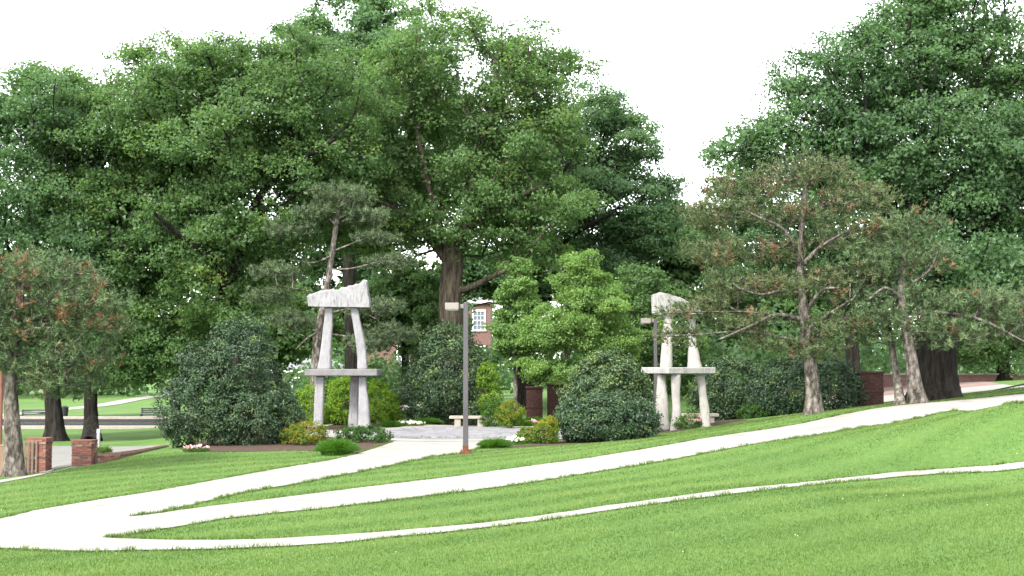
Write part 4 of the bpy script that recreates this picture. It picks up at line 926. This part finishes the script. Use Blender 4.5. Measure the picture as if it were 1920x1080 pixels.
b = on(8, 41.6); tp = at(8, 836, 41.6)[2] - b[2]; o = thing('wooden_post', 'square tan wooden gate post behind the left pine', 'post', b)
MB().box((0, 0, tp / 2 - .1), (.065, .065, tp / 2 + .1), 1, .006).build('post', M['wood_tan'], o); MB().box((0, 0, tp + .02), (.08, .08, .02), .7, .004).build('cap', M['wood_tan'], o)
b = on(3, 44.5); tp = at(3, 690, 44.5)[2] - b[2]; o = thing('sign_pole', 'tall reddish pole at the far left edge behind the pine', 'pole', b)
MB().tube([(0, 0, -.1), (0, 0, tp)], .06, 10).build('pole', M['brick'], o); MB().tube([(0, 0, tp), (0, 0, tp + .06)], [.075, .03], 10).build('cap', M['darkmetal'], o)

# brick piers behind the plaza (shaded), with dark bench wall
M['dark_brick'] = surf('painted_shade_brick', [(.4, (.03,.014,.012)), (.6, (.075,.036,.03))], 9, .95, .3, 20, (1, 1, 2.5))  # shade under trees and bushes is put into this brick colour
def far_pier(label, u, v0, v1, d, wpx, dep=.6):
    b = on(u, d); w = wpx * d / FPX; h = at(u, v0, d)[2] - b[2]; o = thing('garden_pier', label, 'brick pier', b, 'shaded brick piers behind the plaza')
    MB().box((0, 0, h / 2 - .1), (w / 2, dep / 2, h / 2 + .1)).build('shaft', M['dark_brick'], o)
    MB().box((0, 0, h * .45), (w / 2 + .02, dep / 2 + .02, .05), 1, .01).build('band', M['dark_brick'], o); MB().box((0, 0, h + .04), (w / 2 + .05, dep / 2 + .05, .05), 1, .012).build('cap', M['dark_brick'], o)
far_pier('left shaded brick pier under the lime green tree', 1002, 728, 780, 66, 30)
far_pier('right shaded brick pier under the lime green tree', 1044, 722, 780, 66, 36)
far_pier('shaded wide brick pier behind the very dark bush on the right', 1628, 700, 765, 57, 44, 1.0)
b = on(1690, 80); o = thing('low_brick_wall', 'long low brick wall beyond the lawn on the right', 'wall', on(1830, 80))
bb = on(1830, 80); h = at(1830, 703, 80)[2] - bb[2]
MB().box((0, 0, h / 2 - .3), (7.5, .2, h / 2 + .3)).build('wall_face', M['far_brick'], o); MB().box((0, 0, h + .05), (7.55, .26, .05), 1, .01).build('coping', M['stone_bench'], o)
# handrail on the right
p0, p1 = at(1840, 737, 53), at(1960, 712, 53); b = on(1885, 53)
o = thing('handrail', 'dark metal handrail sloping up at the right edge', 'railing', b)
MB().tube([p0 - b, p1 - b], .03, 6).build('top_rail', M['darkmetal'], o)
for k in range(11):
    t = (k + .5) / 11; p = p0 + (p1 - p0) * t; g = terr(p[0], p[1]) - .05
    if p[2] - g > .06: MB().tube([(p[0] - b[0], p[1] - b[1], g - b[2]), p - b], .012, 5).build('baluster', M['darkmetal'], o)

# ------------------------------------------------------------------ across the lawn: pool, benches, bin, building, far trees
b = on(150, 90); zr = at(150, 797.5, 90)[2]; z0 = at(150, 806, 88)[2]
o = thing('reflecting_pool', 'long white rimmed fountain pool on the lawn beyond the gate', 'pool', (b[0], b[1], terr(b[0], b[1])))
zb = terr(b[0], b[1]); hr = .32
for nm, c, hh in (('rim', (0, -3.2, .11), (16, .3, .11)), ('rim', (0, 3.2, hr / 2 + .12), (16, .3, hr / 2 + .12)), ('rim', (-16.3, 0, hr / 2), (.3, 3.5, hr / 2)), ('rim', (16.3, 0, hr / 2), (.3, 3.5, hr / 2))):
    MB().box(c, hh, 1, .02).build(nm, M['stone_bench'], o)
MB().box((0, 0, .08), (15.98, 2.88, .06)).build('water', M['water'], o)
MB().box((0, 2.86, .3), (15.9, .03, .1)).build('inner_wall', M['darkmetal'], o)
def far_bench(label, u, d):
    b = on(u, d); o = thing('park_bench', label, 'bench', b, 'benches by the pool')
    for k in range(3): MB().box((0, -.15 + k * .15, .45), (.9, .06, .02)).build('seat_slat', M['darkmetal'], o)
    for k in range(3): MB().box((0, .25, .58 + k * .13), (.9, .02, .045)).build('back_slat', M['darkmetal'], o)
    for sx in (-1, 1): MB().box((sx * .8, 0, .22), (.03, .22, .23)).box((sx * .8, .24, .65), (.03, .03, .25)).build('leg', M['darkmetal'], o)
far_bench('dark park bench beyond the pool left of the oak trunks', 64, 97)
far_bench('dark park bench beyond the pool beside the big holly', 288, 97)
b = on(123, 104); o = thing('litter_bin', 'small dark bin on the lawn between the two oak trunks', 'bin', b)
MB().tube([(0, 0, 0), (0, 0, .5), (0, 0, .85)], [.2, .25, .28], 10).build('body', M['darkmetal'], o); MB().tube([(0, 0, .85), (0, 0, .95)], [.3, .12], 10).build('lid', M['darkmetal'], o)

def building(label, x0, x1, y, h, dep, wins, storeys, z0, roofh=3.5):
    cx = (x0 + x1) / 2; o = thing('brick_building', label, 'building', (cx, y, z0)); hw = (x1 - x0) / 2
    MB().box((0, dep / 2, h / 2 - .5), (hw, dep / 2, h / 2 + .5)).build('wall', M['far_brick'], o)
    MB().box((0, dep / 2, h + .15), (hw + .35, dep / 2 + .35, .18), 1, .03).build('cornice', M['white'], o)
    V = [(-hw - .4, -.4, h + .33), (hw + .4, -.4, h + .33), (hw + .4, dep + .4, h + .33), (-hw - .4, dep + .4, h + .33), (-hw + 3, dep / 2, h + roofh), (hw - 3, dep / 2, h + roofh)]
    MB().add(V, [(0,1,5,4),(1,2,5),(2,3,4,5),(3,0,4),(3,2,1,0)]).build('roof', M['roof'], o)
    for zc in storeys:
        for wx in wins:
            f = MB()
            for c, hh in (((wx - .56, -.03, zc), (.07, .06, .95)), ((wx + .56, -.03, zc), (.07, .06, .95)), ((wx, -.03, zc + .95), (.63, .07, .07)), ((wx, -.03, zc - .95), (.7, .1, .06)), ((wx, -.02, zc), (.49, .045, .04)), ((wx - .17, -.02, zc), (.015, .03, .88)), ((wx + .17, -.02, zc), (.015, .03, .88)), ((wx, -.02, zc + .45), (.49, .03, .015)), ((wx, -.02, zc - .45), (.49, .03, .015))): f.box(c, hh)
            w = f.build('window', M['white'], o); MB().box((wx, .005, zc), (.49, .015, .88)).build('pane', M['glass'], w)
zg = terr(-3, 132); wc = at(898, 601, 132)
building('red brick building with white sash windows behind the central oak', wc[0] - 10.6, wc[0] + 1.1, 132, 9.0, 12, [10.6 - 5.85 - 3.6 * k for k in range(3)], [wc[2] - zg, wc[2] - zg - 3.4], zg)
building('pale roofed brick building far behind the grey sculpture', -30, -17.5, 150, 3.1, 10, [-5, -2.4, .2, 2.8, 5.2], [1.6], terr(-24, 150), 1.6)

def wood(name, label, y0, y1, x0, x1, zmax, n, seed, ls=.55):
    rng = np.random.default_rng(seed); cx = rng.uniform(x0, x1, n); cy = rng.uniform(y0, y1, n); cz = terr(cx, cy)
    Vs, Fs, ts, off = [], [], [], 0
    for x, y, z in zip(cx, cy, cz):
        h = zmax * rng.uniform(.6, 1.05); r = rng.uniform(2.2, 3.8); m = 170; tt = rng.normal(.45, .15)
        dd = nrm(rng.normal(size=(m, 3))); sub = nrm(rng.normal(size=(14, 3))); k = rng.integers(0, 14, m)
        P = np.array([x, y, z + h * .5]) + (sub[k] * .65 + dd * .42) * np.array([r, r, h * .52]); P[:, 2] = np.maximum(P[:, 2], z + .2)
        V, Fq = leaf_quads(P, nrm(dd + np.array([0, -.2, .6])), ls * rng.uniform(.6, 1.2, m), ls * .6, rng); Vs.append(V); Fs.append(Fq + off); off += len(V); ts.append(np.clip(rng.normal(tt, .15, m), 0, 1))
    o = link(name, npmesh(name, np.concatenate(Vs), np.concatenate(Fs), M['oak_pale'], False, np.concatenate(ts))); o['kind'] = 'stuff'; tag(o, label, 'woodland'); TRI[0] += off // 2
wood('distant_wood', 'far belt of trees closing the view behind the garden', 175, 215, -110, 130, 13, 210, 81, 1.15)
wood('undergrowth', 'leafy undergrowth in front of the brick building', 100, 124, -22, -1, 4.6, 34, 83, .5)
wood('undergrowth', 'shaded undergrowth below the trees right of the plaza', 80, 98, 3, 22, 5.6, 34, 82, .5)

# ------------------------------------------------------------------ grass blades on the near lawn
def grass():
    rng = np.random.default_rng(9)
    n = 720000; d = 12.5 + rng.uniform(0, 1, n) ** 1.15 * 42
    # density falls with distance; blades widen to match
    x = rng.uniform(-.44, .44, n) * d; keep = rng.uniform(0, 1, n) < np.clip((15 / d) ** .55, 0, 1); x, d = x[keep], d[keep]
    for poly in SHEETS:
        q = np.asarray([p[:2] for p in poly]); m = (x > q[:, 0].min()) & (x < q[:, 0].max()) & (d > q[:, 1].min()) & (d < q[:, 1].max())
        idx = np.where(m)[0]; k = np.ones(len(x), bool); k[idx[inside(x[idx], d[idx], q)]] = False; x, d = x[k], d[k]
    k = ~((d > 44) & (x < -9.5) & (x > -30)); x, d = x[k], d[k]
    n = len(x); z = terr(x, d)
    # patches of longer and paler turf
    def vn(sx, sy, seed):
        g = np.random.default_rng(seed).uniform(0, 1, (64, 64)); fx, fy = x / sx % 64, d / sy % 64; ix, iy = fx.astype(int), fy.astype(int); tx, ty = fx - ix, fy - iy; tx = tx * tx * (3 - 2 * tx); ty = ty * ty * (3 - 2 * ty)
        return (g[ix % 64, iy % 64] * (1 - tx) + g[(ix + 1) % 64, iy % 64] * tx) * (1 - ty) + (g[ix % 64, (iy + 1) % 64] * (1 - tx) + g[(ix + 1) % 64, (iy + 1) % 64] * tx) * ty
    pa = .35 * vn(1.3, 1.6, 1) + .25 * vn(.45, .5, 2) + .15 * vn(.2, .2, 3) + .25 * vn(3.5, 2.2, 11)
    st = np.sin((d * .78 - x * .62) * 2 * math.pi / 1.6 + 2.2 * vn(4, 4, 4)); st = np.sign(st) * np.abs(st) ** .6 * np.clip((d - 14) / 9, .35, 1)   # mowing passes lean the blades to and fro
    h = rng.uniform(.018, .036, n) * (.75 + .5 * pa); w = .0055 * np.sqrt(d / 14) * rng.uniform(.8, 1.6, n) * 1.6
    a = rng.uniform(0, 2 * math.pi, n); le = h * rng.uniform(.2, .8, n)
    tip = np.stack([x + np.cos(a) * le + .35 * h * st * -.55, d + np.sin(a) * le + .35 * h * st * .84, z + h], -1)
    b = rng.uniform(0, math.pi, n); sv = np.stack([np.cos(b) * w / 2, np.sin(b) * w / 2, 0 * b], -1); B = np.stack([x, d, z - .004], -1)
    V = np.stack([B - sv, B + sv, tip], 1).reshape(-1, 3)
    t = np.clip(.1 + .74 * pa + rng.normal(0, .13, n) + .2 * st - .03, 0, 1)
    o = link('grass', npmesh('grass', V, np.arange(n * 3).reshape(-1, 3), M['grass'], False, t)); o['kind'] = 'stuff'; tag(o, 'short mown green grass covering the sloping lawns', 'grass'); TRI[0] += n
    # ragged taller blades along the turf edges of the walks
    Q = PATH; E = np.roll(Q, -1, 0) - Q; k = rng.integers(0, len(Q), 42000); p = Q[k] + E[k] * rng.uniform(0, 1, (42000, 1)); nn_ = nrm(np.stack([E[k][:, 1], -E[k][:, 0]], -1))
    sgn = np.where(inside(*(p + nn_ * .06).T, Q), -1, 1)[:, None]; p = p + nn_ * sgn * np.abs(rng.normal(0, .05, (42000, 1))); m = len(p)
    cl = rng.uniform(.5, 1.35, len(Q)); hh = rng.uniform(.045, .085, m) * cl[k]; B2 = np.column_stack([p, terr(p[:, 0], p[:, 1]) - .004]); ww = .0075 * np.sqrt(p[:, 1] / 14)[:, None]
    ln = rng.normal(0, .45, (m, 2)) * hh[:, None] - nn_ * sgn * .25 * hh[:, None]; b = rng.uniform(0, math.pi, m); sv = np.stack([np.cos(b), np.sin(b), 0 * b], -1) * ww
    V2 = np.stack([B2 - sv, B2 + sv, B2 + np.column_stack([ln, hh])], 1).reshape(-1, 3)
    o = link('edge_grass', npmesh('edge_grass', V2, np.arange(m * 3).reshape(-1, 3), M['grass'], False, np.clip(rng.normal(.32, .2, m), 0, 1))); o['kind'] = 'stuff'; tag(o, 'ragged longer grass along the edges of the white walks', 'grass')
    # clover heads in drifts
    c = np.where((vn(1.8, .9, 6) > .66) & (rng.uniform(0, 1, n) < .0012) & (vn(2.5, 1.1, 8) > .6) & (d < 30))[0]
    C = B[c] + np.array([0, 0, .055]); m = len(c); r_ = .004 + .00015 * d[c]
    O = np.array([(1,0,0),(0,1,0),(-1,0,0),(0,-1,0),(0,0,1),(0,0,-1)], float)
    V = (C[:, None] + O[None] * r_[:, None, None]).reshape(-1, 3); T8 = np.array([(0,1,4),(1,2,4),(2,3,4),(3,0,4),(1,0,5),(2,1,5),(3,2,5),(0,3,5)])
    o = link('clover_flowers', npmesh('clover', V, (np.arange(m)[:, None, None] * 6 + T8[None]).reshape(-1, 3), M['clover'], True, np.full(m * 8, .5))); o['kind'] = 'stuff'; tag(o, 'tiny white clover flowers scattered in the lawn', 'clover')
grass()
